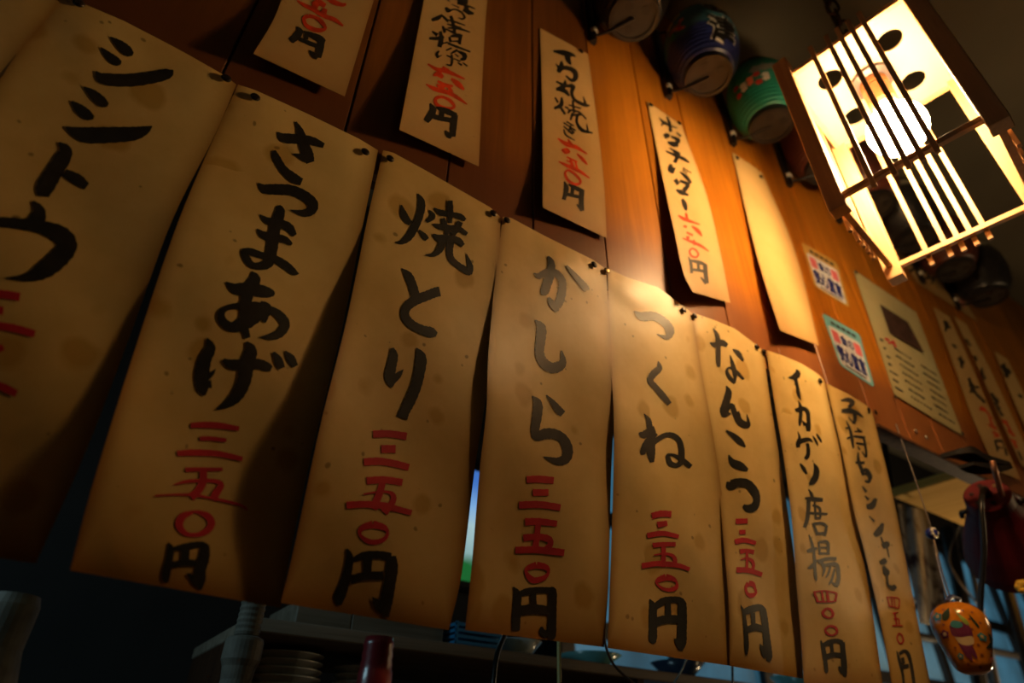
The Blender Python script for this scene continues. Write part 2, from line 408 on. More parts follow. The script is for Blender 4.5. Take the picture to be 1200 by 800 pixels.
CHARS['L2'] = ([(250, 130, 5.714, "430,142,8 470,178,56 560,188,60 660,200,52 740,232,30;552,72,10 582,140,46 605,220,60 632,290,70 650,345,50;535,287,6 575,300,26 620,322,44;405,265,24 422,310,44 470,390,48 540,450,60 592,475,44;300,482,6 345,520,56 430,525,66 520,530,64 610,568,64 665,620,66 655,665,60 600,683,44 515,662,4"),
 (230, 240, 5.714, "425,65,6 480,107,44 550,120,50 620,150,54 660,205,30;405,160,6 450,200,46 520,220,50 590,232,46 640,265,20;548,5,30 560,50,64 530,140,70 515,230,74 500,330,70 480,390,64 420,408,46 370,400,40 335,355,46 305,305,20;305,300,16 360,312,44 440,337,40 520,358,46 600,405,50 655,450,40 688,460,4;198,515,6 260,560,66 340,560,76 430,575,76 500,592,52 522,605,16;372,445,10 388,500,80 345,590,74 330,680,76 340,760,90 350,800,90;430,650,20 468,690,66 420,760,100"),
 (220, 360, 5.714, "520,0,80 450,50,100 370,110,86 290,130,60 235,90,50 225,40,44 260,5,34 330,-8,40 450,-5,60 540,10,44 610,50,56 652,110,60 620,170,56 560,195,44 485,200,6;385,150,46 402,205,34;130,205,10 153,270,62 115,350,80 95,450,90 100,540,76 110,590,20;130,475,30 165,442,24 185,412,4;130,500,60 158,540,10;238,350,20 290,380,60 380,385,70 470,378,62 530,398,56 560,412,36;392,230,14 422,290,76 395,400,86 375,500,84 330,590,76 270,645,50 190,684,4;575,300,14 605,350,50 630,408,44;652,292,8 690,340,50 722,395,36")] +
 [(170, 580, 6.667, "182,370,12 200,420,48 190,500,54 170,590,62 162,640,60 170,685,30;215,422,30 320,402,50 430,385,46 480,405,50;470,385,60 462,480,80 432,580,82 430,660,80 430,740,24;315,420,60 312,540,60;205,545,46 300,530,46 400,532,50;322,610,6 370,642,40 415,695,60")],
 [(180, 480, 6.667, "290,122,38 400,118,46 520,124,46 620,140,38 668,148,34;362,225,30 440,224,32 570,238,28;185,340,40 320,335,48 480,340,44 600,362,40 695,385,34;248,468,32 400,466,30 540,464,24;390,470,54 385,560,58 350,630,56 290,685,60;160,585,12 260,560,26 400,552,28 500,562,34 528,592,42 490,650,56 465,705,56;10,672,14 160,663,16 300,665,22 420,685,18 560,712,22 680,745,18 735,782,10"),
 (170, 580, 6.667, "380,128,20 290,170,56 268,240,56 320,300,36 400,310,32 480,280,50 520,220,54 490,165,50 430,135,30 380,128,20")])
CHARS['L3'] = ([(460, 220, 7.27, "75,145,10 90,210,50 120,270,54 155,305,40;215,50,10 245,120,58 235,220,60 190,330,66 135,420,62 75,463,36 20,462,4;225,360,14 270,410,44 295,440,36;312,190,8 342,242,46 290,290,24;355,172,8 410,210,46 500,225,40 580,245,44 620,275,26;490,108,40 492,200,48 490,300,30;345,308,10 400,330,44 480,340,46 570,352,40 635,395,30;430,258,30 445,320,44 475,400,40;578,288,46 545,350,50 505,400,50;345,395,14 400,430,58 480,432,56 560,450,52 602,492,34;430,440,60 405,520,56 350,568,36 280,570,6;500,440,60 485,530,56 500,605,52 565,665,50 640,712,54 665,738,24;665,738,24 662,670,46 630,560,4"),
 (440, 300, 8, "245,115,6 305,180,70 345,270,78 378,380,76;605,330,84 560,340,84 480,372,84 370,415,88 292,480,80 278,560,74 340,640,76 440,692,80 520,715,90 575,735,40"),
 (430, 400, 8, "235,60,30 250,130,76 230,230,86 215,320,92 228,390,66 235,430,16;240,370,60 300,310,50 342,262,4;465,60,10 507,150,92 490,300,94 455,430,96 400,560,98 355,650,90 328,718,96"),
 (380, 600, 6.15, "160,265,16 183,320,46 170,420,58 140,530,66 110,610,74 110,670,30;205,345,30 290,312,52 400,308,54 480,325,60;485,315,60 487,400,82 470,520,80 450,640,80 445,755,40;315,320,60 310,460,50;185,487,56 290,460,54 425,457,60;345,610,4 380,652,50 430,705,60")],
 [(390, 495, 6.67, "315,90,54 450,88,52 578,108,54;378,205,56 492,207,58;243,308,54 360,302,54 480,320,52 595,350,50;264,455,54 400,447,52 545,467,50;395,440,46 370,540,52 345,600,54 315,675,60;240,560,14 330,545,16 420,540,20 470,565,36 468,620,44 400,705,56;107,645,52 250,638,50 400,650,52 520,680,44 617,705,40"),
 (380, 600, 6.15, "350,87,52 275,112,40 258,160,20 310,205,34 370,215,34 430,195,30 457,150,20 430,110,40 350,87,52")])
CHARS['L4'] = ([(610, 280, 8, "122,320,8 175,345,54 250,310,62 330,318,62 385,380,66 392,460,72 370,570,76 335,640,70 345,678,30;258,160,14 288,220,58 280,320,78 245,430,80 225,500,72 222,528,30;262,545,20 290,600,56 330,645,60;430,248,16 490,320,40 560,400,54 610,460,60 622,485,44"),
 (600, 370, 8, "218,38,10 272,110,80 270,220,84 258,340,78 290,430,84 370,487,90 448,468,88 478,420,56 465,325,10"),
 (600, 455, 8, "322,62,10 380,130,46 440,205,66 478,240,60;190,70,8 240,140,76 235,260,84 215,390,76 235,450,76 310,425,92 400,428,88 485,480,84 522,580,92 500,660,86 430,682,66 380,670,48 295,640,6"),
 (580, 645, 7.27, "157,308,8 190,370,60 187,480,66 180,580,70 180,680,60;205,375,40 270,350,56 370,335,48 470,338,50;475,310,20 490,350,66 490,480,66 487,600,68 482,720,70 475,755,30;325,360,48 330,470,50;215,512,76 330,498,80 455,512,70;398,648,20 405,690,50 450,718,60")],
 [(590, 550, 8, "217,95,60 340,90,62 472,103,60;275,215,60 423,215,58;145,333,64 340,328,62 535,357,58;203,490,64 340,488,62 503,507,50;328,490,50 315,610,52 298,740,54;187,640,60 320,630,56 420,650,60 440,700,50 400,745,50;110,755,60 300,752,60 450,765,62 570,780,60"),
 (580, 645, 7.27, "355,122,54 285,147,42 265,182,26 300,235,48 345,253,48 420,230,38 455,185,24 435,142,46 355,122,54")])
CHARS['L5'] = ([(725, 350, 6.15, "112,88,8 165,125,58 240,123,58 300,145,56 350,190,58 370,240,56 345,278,34 275,255,4;285,450,8 292,500,42 252,540,48 228,590,40 270,640,38 320,700,42 368,758,32"),
 (735, 475, 8.89, "178,85,6 222,150,46 235,220,56 255,300,66 250,400,76 250,500,78 260,590,40;125,285,20 170,302,70 230,268,60 290,245,66;295,280,66 250,330,66 200,400,66 170,480,62 175,510,30;270,390,50 330,345,52 400,307,46 480,312,50 540,362,52 565,440,56 567,520,60 560,590,56 510,622,46 450,600,50 428,545,46 425,512,26 480,515,26 540,545,40 600,585,50 665,638,44"),
 (740, 685, 8.89, "190,150,10 222,220,64 225,340,76 225,460,78 225,560,80 245,605,30;245,230,60 330,172,70 430,152,58 510,165,62 548,212,60;530,190,80 530,350,90 527,480,90 525,600,88 515,680,40;380,190,52 385,320,58;255,385,84 370,358,78 490,360,78;440,560,4 480,592,50 512,645,60")],
 [(735, 590, 7.27, "210,105,50 290,85,50 377,90,50;257,180,50 342,165,38;170,272,42 300,252,40 440,280,32;217,355,40 310,345,36 414,345,34;308,340,36 312,440,36 305,540,38;228,438,10 310,425,18 380,440,28 408,480,34 390,540,40;125,530,44 250,510,42 350,515,42 450,530,36 532,560,32;330,625,52 268,650,42 253,680,18 300,720,24 360,733,30 415,715,34 422,670,18 390,640,38 330,625,52")])
CHARS['L6'] = ([(820, 370, 6.66, "80,208,8 120,225,40 170,210,48 215,232,28;105,95,6 138,160,32 145,260,34 145,350,34 150,398,20;258,260,8 300,290,34 342,352,16;238,305,6 258,380,30 275,450,34 275,525,10;275,525,20 235,480,28 212,430,22 235,405,16 290,440,28 345,495,12;208,545,8 225,600,48 205,680,54 190,740,60 185,790,20;190,755,54 225,712,36 252,702,36 270,750,38 288,800,36"),
 (830, 480, 6.15, "200,15,44 222,80,48 262,108,48 290,105,30 278,30,4;140,10,60 115,50,20;128,150,12 180,185,34 230,230,42 268,268,10;148,325,6 175,375,42 230,405,56 285,435,20;132,520,8 160,542,64 210,525,58 280,532,58 335,590,54 350,650,46 330,698,56 290,708,50 252,690,20"),
 (850, 690, 8, "145,148,4 170,210,24 185,320,34 195,430,38 200,530,40 200,612,20;180,215,54 240,190,64 320,172,56 360,202,50;350,190,60 370,300,58 382,420,62 397,540,66 410,635,58 400,675,30;258,220,40 265,340,36;200,385,50 280,355,60 350,375,50;322,512,4 350,560,44 388,632,60")],
 [(840, 600, 8, "178,85,46 290,82,46;212,187,42 270,185,38;170,278,48 260,262,44 368,290,36;217,370,44 280,360,34 350,375,40;282,370,24 285,450,24 280,530,26;225,445,12 280,430,18 325,450,30 345,490,28 335,545,26;185,540,50 300,545,46 425,585,40;300,667,50 272,705,24 285,760,28 325,780,42 365,755,24 357,710,24 335,675,46 300,667,50")])
CHARS['L7'] = ([(900, 420, 10, "335,125,8 345,175,70 310,215,66 235,226,8;320,190,60 325,250,40 345,330,36 360,420,40 385,488,8;355,490,6 380,560,36 385,650,40 375,740,36 372,790,14;315,590,10 350,602,56 420,588,48 465,630,46 475,720,42 477,810,46 470,850,40;400,725,6 440,780,50"),
 (910, 500, 8.89, "318,-30,40 325,45,20;222,50,6 240,110,26 225,170,44 225,215,34;225,160,50 290,138,46 340,132,36 378,158,8;320,170,30 332,240,36 325,300,40 300,335,34;378,95,8 405,140,24 430,190,10;415,70,10 440,110,24 470,158,12;245,382,14 280,430,36 315,492,20;388,375,8 415,440,50 410,510,62 380,565,60 340,598,20"),
 (930, 570, 6.66, "118,20,6 140,60,24 147,90,24;90,90,14 150,97,32 228,103,26;118,90,28 115,180,30 105,260,30 85,318,26;145,145,12 200,165,20 210,240,18;165,120,14 172,240,18;130,205,16 200,210,20 265,212,12;165,245,16 212,245,16;150,285,12 170,330,20 185,375,20;160,290,18 220,285,20 258,305,18;258,300,20 250,350,22 240,380,20;185,365,16 240,362,18;120,375,8 140,430,18 160,520,22 165,620,22 172,700,22 180,735,10;105,505,20 150,490,32 185,480,14;110,635,8 140,622,28 185,570,10;195,430,14 205,530,16;195,432,18 265,435,22 270,530,22;210,475,12 260,475,12;210,520,14 260,520,12;190,588,28 260,562,22 335,562,24;218,590,24 240,640,20 225,700,8;240,612,20 330,607,30 350,680,28 345,745,30 330,775,24;288,620,14 270,680,16 250,710,8;320,640,14 300,720,20 275,765,12;295,745,10 330,770,24"),
 (940, 680, 6.66, "145,465,8 165,530,30 180,620,30 190,700,28 197,718,14;165,505,30 210,482,36 270,468,28 315,485,34;315,480,36 320,560,38 328,660,44 335,745,26;228,490,26 235,560,26;185,595,38 245,577,32 300,582,34;285,670,12 320,715,40")],
 [(940, 680, 6.66, "92,82,12 105,120,18 125,170,18;95,90,12 180,80,10 270,98,14;270,98,16 258,165,18;120,165,12 250,165,12;155,85,14 165,160,16;195,85,20 205,160,20;190,217,18 162,250,20 180,280,18 220,290,12 242,265,20 225,227,18 190,217,18;215,352,18 182,380,16 195,410,18 235,428,12 272,405,18 260,367,18 215,352,18")])
CHARS['L8'] = ([(970, 460, 8, "125,72,12 190,65,36 232,92,44 200,140,28;130,170,30 200,168,44 270,187,34 335,230,8;250,185,30 255,240,34 248,295,26;195,225,10 240,288,12;175,265,6 205,330,20 225,420,28 240,520,16;165,330,14 215,335,24;180,430,14 225,412,24;275,330,10 305,370,26;250,362,12 325,367,14;245,407,18 350,422,26;265,472,18 365,487,22;340,430,22 355,510,20 360,600,18 320,550,6;280,500,8 300,535,16;285,560,10 290,640,28 320,720,28;260,655,20 345,657,26;315,740,34 360,722,32 395,770,34 402,812,28"),
 (990, 550, 5.33, "105,5,18 118,35,16;130,15,26 155,40,20 150,75,18 125,70,6;110,105,8 135,140,16;125,165,8 150,188,16;135,232,26 170,225,38 195,180,18;152,290,6 185,325,14;185,412,24 215,385,42 238,335,16;225,420,8 240,460,12;235,482,28 262,468,38 280,462,20;265,490,10 278,550,5;220,582,20 245,572,32 260,562,20;240,600,12 260,640,38 280,642,20;265,660,10 270,720,16 300,738,28 318,725,24"),
 (1020, 680, 6.66, "205,550,6 225,620,22 250,720,20 260,800,18 264,860,16;225,572,24 265,550,26 295,575,28 315,640,24 335,760,24 350,870,22;250,600,24 260,650,22;240,677,28 300,662,26")],
 [(1020, 680, 6.66, "130,125,8 150,200,10;135,130,8 220,140,8 222,215,10;150,200,8 222,215,8;165,135,8 172,205,8;185,135,8 192,205,8;172,255,10 218,248,8;190,255,12 205,345,12;180,300,8 220,300,10 225,345,8;170,352,10 255,352,8;222,410,12 208,450,9 230,490,10 256,475,12 248,430,12 222,410,12")])
CHARS['U0'] = ([(320, 0, 8.89, "250,280,14 275,330,56 232,385,58 185,428,50;315,325,12 400,365,44 490,405,54 545,430,20;510,405,44 490,500,60 468,600,50;352,350,36 342,410,36;270,402,28 350,437,34 450,477,34;378,525,10 420,570,40 462,608,30")],
 [(320, 0, 8.89, "570,-20,40 640,25,40 720,50,30 762,42,20;250,5,10 320,50,28 420,98,34 530,165,34 640,205,34 730,270,16;400,35,10 470,22,46 545,62,34;425,90,50 450,40,50;520,150,50 545,90,36;370,165,32 322,192,28 345,262,30 420,305,36 500,315,32 545,290,24 500,222,36 440,182,28 370,165,32")])
CHARS['U1'] = ([(480, 0, 8.89, "395,0,14 420,15,8;500,10,60 610,15,40;440,45,8 520,80,10;520,40,18 600,60,18 685,92,8;560,100,24 620,130,34 670,142,14;590,50,26 600,130,36;430,112,10 382,85,20 400,122,14 460,97,12 530,120,14 575,175,16 550,198,14 505,185,6;340,150,10 300,185,32 230,210,24;330,155,14 380,200,20 400,230,10;430,165,22 450,230,26 470,330,24;395,205,12 480,230,16 580,265,8;390,250,10 500,280,16 540,290,12;400,290,12 520,300,18 630,335,8;345,270,14 370,340,24;370,300,12 440,330,18 490,355,14;480,270,12 470,340,18;235,325,10 290,365,28;205,400,20 290,400,28 360,385,18;320,325,22 330,420,36 310,490,34;340,455,10 400,440,12;415,385,18 430,440,20;430,380,14 510,370,32 550,380,22;530,380,26 520,460,22;430,430,10 520,430,14;400,450,18 500,490,18 635,540,12;380,525,10 440,500,14;430,560,10 500,520,20;500,530,14 570,570,34 570,610,30 530,620,18;470,560,8 510,590,12;310,530,10 285,560,20 295,605,18;300,590,10 338,575,4;385,575,8 440,600,12;440,570,14 445,630,18 430,680,16 385,670,10;460,610,8 530,640,10;500,650,10 545,680,14;550,650,8 605,690,12"),
 (480, 70, 7.27, "175,372,12 200,430,44 165,490,44 140,525,36;225,405,12 300,432,38 400,475,30;385,470,44 375,560,42 365,655,40;280,430,34 270,490,34;205,482,32 270,500,32 350,515,32;302,602,10 330,640,34 360,655,30")],
 [(480, 70, 7.27, "155,35,10 230,80,24 320,100,28 470,165,10;280,60,14 330,95,24;200,135,10 245,122,36 285,152,22;355,160,14 410,205,36 465,255,12;140,208,8 220,250,28 330,280,28 420,330,22 490,380,8;240,180,14 300,215,26 370,225,14;230,210,10 290,250,40;330,225,20 360,280,26;260,315,20 222,332,22 228,375,22 280,403,18 350,415,18 380,395,18 350,352,22 300,322,18 260,315,20")])
CHARS['U2'] = ([(630, 50, 7.27, "135,72,12 220,85,34 290,102,24 325,120,6;255,92,36 260,140,34 280,185,14;155,180,6 180,210,14;205,155,8 200,210,36 175,250,26;185,215,28 260,217,28 318,250,32 323,300,32 290,320,22 240,280,8;158,330,10 210,355,18;235,320,10 225,370,30 160,400,18;160,395,14 230,410,28 270,455,10;230,370,14 300,372,28 290,430,20 320,490,20 400,530,22 445,535,8;410,530,18 388,455,4;148,465,10 175,510,14;205,465,12 200,530,28 140,560,14;190,540,18 235,610,14;232,545,10 262,560,12;255,600,12 290,570,12;265,530,8 370,560,10;300,490,12 310,600,16;260,570,10 350,590,12 415,650,8;280,620,10 370,610,18;300,600,18 280,660,10;340,610,18 335,680,16 380,745,22 470,770,10;430,760,12 418,690,4;220,680,8 325,750,10;245,670,8 310,710,9;220,710,8 300,780,12;290,690,8 260,760,10"),
 (640, 150, 7.27, "150,10,8 170,60,12 245,105,6;200,0,8 240,45,10;155,455,8 172,510,32 165,560,26 150,610,26;190,480,10 250,510,28 320,540,22;305,530,34 300,620,32 305,705,30;228,500,24 220,570,24;175,562,22 300,592,22;260,650,8 310,700,26")],
 [(640, 150, 7.27, "98,88,8 170,135,28 260,165,24 350,222,8;185,95,8 210,140,26;130,185,10 170,195,40 205,205,14;262,218,8 310,265,22 352,312,8;108,285,8 180,320,22 280,365,22 372,428,8;175,245,10 265,290,14;170,275,8 230,300,12;205,260,12 225,330,26;250,290,10 270,370,16;175,360,14 162,388,16 185,440,18 240,478,18 285,472,16 288,440,16 245,392,16 200,362,16 175,360,14")])
CHARS['U3'] = ([(750, 120, 6.66, "150,120,6 200,165,16 290,200,6;210,110,10 230,160,18 240,230,20;165,180,12 200,150,8;285,235,10 320,265,14;195,250,22 230,265,24;190,245,18 210,280,18;215,310,8 260,325,32 300,340,10;240,265,12 300,295,24 270,330,24;230,355,8 300,400,20 315,405,12;200,378,6 270,410,18 340,440,20 385,470,8;290,430,22 270,470,22;240,480,14 240,520,36 270,535,36;310,540,6 360,580,22 400,630,14;335,510,8 400,550,6;330,525,6 370,555,6;275,600,24 300,640,22;280,680,8 320,700,26 380,725,8;310,610,14 375,640,22 340,690,28"),
 (770, 230, 6.66, "195,20,14 215,60,28 228,110,14;245,470,6 265,530,18 270,600,16;262,500,14 330,515,22 380,535,14;375,530,26 380,610,26 390,680,24;320,515,18 325,575,16;275,570,16 375,585,16;340,630,8 385,680,22")],
 [(770, 230, 6.66, "165,148,8 220,180,20 335,220,6;225,130,12 235,180,20;205,230,10 232,240,14;270,230,8 320,270,22 352,312,6;198,325,6 270,355,16 340,385,16 405,430,5;230,280,12 280,305,12;240,310,22 240,340,14;285,340,12 295,380,16;270,405,10 254,430,11 270,465,12 305,475,11 322,450,12 300,417,11 270,405,10")])
CHARS['F0'] = ([(1060, 420, 5.714, "430,130,14 470,230,20;430,180,10 500,195,12;460,170,12 440,230,10;475,230,12 500,260,12;490,245,12 540,295,14;370,0,14 400,30,12;605,545,10 625,620,12;610,550,12 660,560,14 685,650,12;615,590,8 660,600,8"), (1090, 340, 3.636, "60,130,10 80,160,12;60,150,6 90,160,8;75,135,8 65,175,8;95,230,6 112,245,8;120,290,8 145,310,9;130,280,7 135,330,9")],
 [(1060, 420, 5.714, "505,330,24 540,345,16;530,335,12 570,380,10;560,390,8 610,400,8;560,440,10 620,470,14;570,400,10 600,470,10;590,490,12 630,515,12 600,520,10")])
CHARS['F1'] = ([(1060, 420, 5.714, "580,230,14 625,300,20;580,270,10 630,275,12;600,290,12 640,340,14;620,330,10 660,385,14;515,60,10 530,130,10;760,620,10 790,680,12;440,-30,16 480,10,14"), (1090, 340, 3.636, "140,200,10 170,240,14;145,225,8 165,215,8;190,280,8 200,300,8;215,340,8 235,380,9")],
 [(1060, 420, 5.714, "645,415,20 690,430,14;680,430,12 720,500,10;690,480,10 740,520,12;700,540,10 750,560,12;730,560,12 755,600,12")])
CHARS['F2'] = ([(1060, 420, 5.714, "655,50,16 700,110,20;660,80,12 715,90,12;690,70,10 690,130,12;760,240,12 790,260,14"), (1090, 340, 3.636, "300,320,10 335,345,14;315,310,8 325,370,10")], [])
BND = {'L1': ([97, 166, 238], [410]), 'L2': ([213, 247, 318, 396, 560], [546, 597]), 'L3': ([318, 402, 560], [553, 612]), 'L4': ([371, 460, 600], [600, 652]),
 'L5': ([410, 480, 600], [629, 670]), 'L6': ([450, 500, 555, 640], [641, 681]), 'L7': ([468, 503, 540, 570, 627, 720], [709, 728]), 'L8': ([494, 536, 566, 600, 630, 655, 710], [715, 735]),
 'U0': ([], [5, 20]), 'U1': ([13, 24, 44, 62, 90], [97, 114]), 'U2': ([74, 95, 118, 146, 190], [187, 203]), 'U3': ([159, 174, 193, 211, 229, 280], [272, 289])}

LARGE = [
 # left edge, right edge, top dev, (lift of left edge, lift of right), wave, label
 dict(l=[(-150, -118), (-215, -20), (-330, 170), (-430, 380), (-520, 570)], r=[(70, 2), (0, 95), (-110, 300), (-190, 480), (-262, 628)], A=.0, B=0.0, ph=0., mat=4,
      label='large brown paper menu strip at the far left corner, mostly outside the picture'),
 dict(l=[(72, 0), (0, 93), (-105, 290), (-180, 470), (-235, 618)], r=[(277, 102), (250, 162), (200, 262), (150, 400), (98, 535), (42, 660)], A=.010, B=.006, ph=.6, mat=0,
      top=[(0, -3), (.1, -8), (.35, -12), (.6, -11), (.72, -10), (.93, -7), (1, -3)],
      label='leftmost fully lettered large paper strip with four angular black kana and a cropped red price'),
 dict(l=[(279, 103), (255, 152), (208, 262), (158, 410), (108, 570), (82, 668)], r=[(443, 180), (428, 250), (402, 380), (368, 520), (342, 640), (329, 712)], A=.010, B=-.002, ph=1.3, mat=1,
      top=[(0, -4), (.12, -7), (.5, -8), (.87, -7), (1, -4)],
      label='large spotted paper strip lettered satsumaage in black, red price, second from left'),
 dict(l=[(449, 178), (432, 250), (405, 380), (375, 500), (345, 640), (329, 706)], r=[(587, 257), (583, 330), (575, 420), (566, 490), (556, 552), (541, 672), (526, 738)], A=.012, B=.004, ph=2.1, mat=2,
      top=[(0, -2), (.08, -6), (.4, -7), (.92, -7), (1, -2)],
      label='large paper strip lettered yakitori in black with red price, in the middle left'),
 dict(l=[(589, 256), (580, 330), (572, 420), (570, 480), (562, 552), (553, 660), (545, 738)], r=[(710, 318), (716, 400), (719, 480), (716, 560), (713, 680), (708, 758)], A=.008, B=.001, ph=3.3, mat=3,
      top=[(0, -2), (.07, -6), (.4, -5), (.88, -6), (1, -3)],
      label='large paper strip lettered kashira in black with red price, right of the yakitori strip'),
 dict(l=[(712, 317), (714, 400), (719, 480), (719, 550), (716, 650), (712, 759)], r=[(811, 370), (823, 440), (834, 500), (845, 572), (851, 635), (857, 710), (857, 780)], A=.003, B=-.001, ph=.2, mat=4,
      top=[(0, -3), (.2, -4), (.6, -12), (.75, -9), (.9, -6), (1, -3)],
      label='brightest large paper strip lettered tsukune in black under the lamp, red price'),
 dict(l=[(811, 369), (821, 440), (831, 500), (842, 572), (848, 635), (854, 710), (855, 780)], r=[(895, 414), (903, 472), (915, 545), (924, 605), (931, 655), (937, 715), (941, 795)], A=-.001, B=-.004, ph=1.2, mat=0,
      top=[(0, -3), (.3, -8), (.6, -11), (.88, -6), (1, -3)],
      label='narrow-looking large paper strip lettered nankotsu in black, right of the brightest strip'),
 dict(l=[(898, 412), (909, 480), (919, 540), (928, 610), (933, 680), (938, 740), (942, 800)], r=[(966, 448), (985, 530), (1003, 610), (1019, 695), (1036, 812)], A=.008, B=0., ph=2.7, mat=1,
      top=[(0, -2), (.3, -6), (.6, -8), (.9, -6), (1, -2)],
      label='large paper strip lettered ikageso karaage in black with red price, second from right'),
 dict(l=[(968, 450), (985, 522), (1001, 600), (1014, 650), (1031, 725), (1048, 818)], r=[(1022, 484), (1038, 545), (1053, 612), (1068, 690), (1083, 765), (1096, 828)], A=.006, B=.004, ph=3.9, mat=2,
      top=[(0, -1), (.5, -5), (.9, -5), (1, -3)],
      label='rightmost large paper strip lettered komochi shishamo in grey black beside the orange ornament'),
]
def large_depth(d):
    def f(u, v):
        s = min(1, max(0, (v - .04) / .4)); s = s * s * (3 - 2 * s)
        y = hang(v) - d['A'] * s * max(0, 1 - u) ** 1.7 - d['B'] * s * max(0, u) ** 2.2
        y += .0035 * s * math.sin(5.2 * v + 2.6 * u + d['ph']) + .002 * s * math.sin(11 * v - 5 * u + 2 * d['ph'])
        y -= .004 * bump(v, .035, .03) * (.6 + .6 * math.sin(7 * u + d['ph'])) * max(0, math.sin(math.pi * min(max(u, 0), 1)))
        return y
    return f
def make_strip(name, d, depth, mat, glyphs, group, nu=22, nv=60):
    sh = Sheet(d['l'], d['r'], depth, d.get('top'))
    root = empty(name, sh.pt(.5, 0), d['label'], 'menu strip', group)
    link('paper', sh.mesh(nu, nv), mat, root, smooth=True)
    for pname, m, blocks, bounds in glyphs:
        for ch_ in (split_chars(blocks, bounds) if blocks else []):
            link(pname, ribbons(sh, ch_, wm=1.1 if nu > 20 else 1.35), m, root)
    return sh
SH = []
for i, d in enumerate(LARGE):
    g = CHARS.get('L%d' % i, ([], []))
    SH.append(make_strip('menu_strip', d, large_depth(d), PAPERS[d['mat']],
              [('black_character', M_INKGREY if i == 8 else M_INK, g[0], BND.get('L%d' % i, ([], []))[0]), ('red_character', M_RED, g[1], BND.get('L%d' % i, ([], []))[1])], 'large paper strips hung along the board edge'))

def up_depth(d):
    def f(u, v):
        s = min(1, max(0, (v - d.get('v0', .25)) / (1 - d.get('v0', .25)))); 
        return .5965 - d['A'] * s ** 1.4 * (1 - u) ** 1.5 - d['B'] * s ** 2.4 * u ** 1.5 - d.get('C', .004) * s ** 2 - .0012 * (1 + math.sin(9 * v + 4 * u + d['A'] * 300)) * min(1, v * 6)
    return f
UPPER = [
 dict(l=[(372, -150), (330, 0), (297, 63)], r=[(487, -160), (438, 0), (404, 113)], A=.014, B=.006, label='upper paper strip at top left showing only its red and black price'),
 dict(l=[(528, -145), (497, 0), (468, 152)], r=[(592, -130), (571, 0), (561, 195)], A=.018, B=.004, label='upper paper strip lettered tori no karaage in black brush, orange red price, top middle left'),
 dict(l=[(633, 33), (635, 100), (636, 160), (636, 243)], r=[(689, 63), (702, 160), (708, 220), (711, 279)], A=.016, B=.002, label='upper paper strip lettered ika maruyaki in black brush with orange red price'),
 dict(l=[(759, 119), (776, 205), (790, 270), (801, 320), (812, 342)], r=[(799, 147), (828, 228), (843, 290), (856, 355)], A=.030, B=.002, v0=.1, label='upper paper strip lettered hotate butter in black brush with curled lower left corner'),
 dict(l=[(858, 178), (887, 299), (914, 387)], r=[(893, 202), (932, 295), (960, 405)], A=.024, B=.008, v0=.1, label='blank upper paper strip left of the two stickers'),
]
for i, d in enumerate(UPPER):
    g = CHARS.get('U%d' % i, ([], []))
    make_strip('upper_menu_strip', d, up_depth(d), PAPER_UP, [('black_character', M_INK, g[0], BND.get('U%d' % i, ([], []))[0]), ('red_character', M_ORANGE, g[1], BND.get('U%d' % i, ([], []))[1])], 'smaller paper strips pinned on the planks', 12, 30)

# distant strips and sheets on the right-hand planks
FAR = [
 dict(l=[(1093, 359), (1115, 420), (1140, 490), (1168, 552)], r=[(1113, 371), (1140, 432), (1168, 498), (1196, 562)], A=.02, B=0, label='small distant paper strip just right of the notice, blurred black and red lettering'),
 dict(l=[(1117, 370), (1146, 430), (1172, 490), (1197, 545)], r=[(1133, 380), (1164, 440), (1194, 505), (1216, 556)], A=.012, B=0, label='small distant paper strip overlapping its neighbour, second right of the notice'),
 dict(l=[(1165, 411), (1184, 460), (1206, 510), (1240, 580)], r=[(1181, 421), (1204, 470), (1228, 525), (1262, 592)], A=.02, B=0, label='small distant paper strip cut off by the right picture edge'),
]
for i, d in enumerate(FAR):
    g = CHARS.get('F%d' % i, ([], []))
    make_strip('distant_menu_strip', d, up_depth(d), PAPER_UP, [('black_character', M_INK, g[0], [395, 425, 440, 465, 480, 500]), ('red_character', M_ORANGE, g[1], [490, 500])], 'distant paper strips on the right-hand planks', 8, 20)
SHEET_MAT = paper_mat('notice_paper', (.60, .54, .30), (.45, .36, .16), .3, seed=5., edge=.2, blot=.1)
def flat_sheet(name, quad, mat, label, cat, lift=.002):
    d = dict(A=0, B=0)
    sh = Sheet([quad[0], quad[3]], [quad[1], quad[2]], lambda u, v: YW - lift - .0015 * (1 + math.sin(6 * v + 3 * u)))
    root = empty(name, sh.pt(.5, .5), label, cat); link('paper', sh.mesh(8, 12), mat, root, smooth=True)
    return sh, root
sh, root = flat_sheet('notice', [(1000, 316), (1074, 366), (1129, 511), (1048, 462)], SHEET_MAT, 'yellowed typed notice sheet with a dark picture, right of the stickers', 'notice')
pic = Sheet([(1031, 356), (1043, 390)], [(1064, 377), (1083, 413)], lambda u, v: YW - .0075)
link('printed_picture', pic.mesh(4, 4), plain('brown_photo_print', (.07, .035, .03), .5, noise=.7, scale=60), root, label='dark brown printed picture')
rows = []
for k in range(7):
    for a, b in ((.08, .2), (.28, .62), (.68, .95)):
        v = .53 + k * .065
        p0, p1 = sh.px(a + random.uniform(-.02, .02), v), sh.px(b - random.uniform(0, .1), v)
        n = 7
        for q in range(n):
            c = p0 + (p1 - p0) * (q + .5) / n
            rows.append('%.1f,%.1f,%.1f %.1f,%.1f,%.1f' % (c[0] - 1, c[1] - 1.2, random.uniform(.7, 1.8), c[0] + random.uniform(.6, 1.4), c[1] + 1.0, random.uniform(.7, 2.)))
link('printed_text', ribbons(sh, [(0, 0, 1, ';'.join(rows))], .001), M_INKGREY, root)
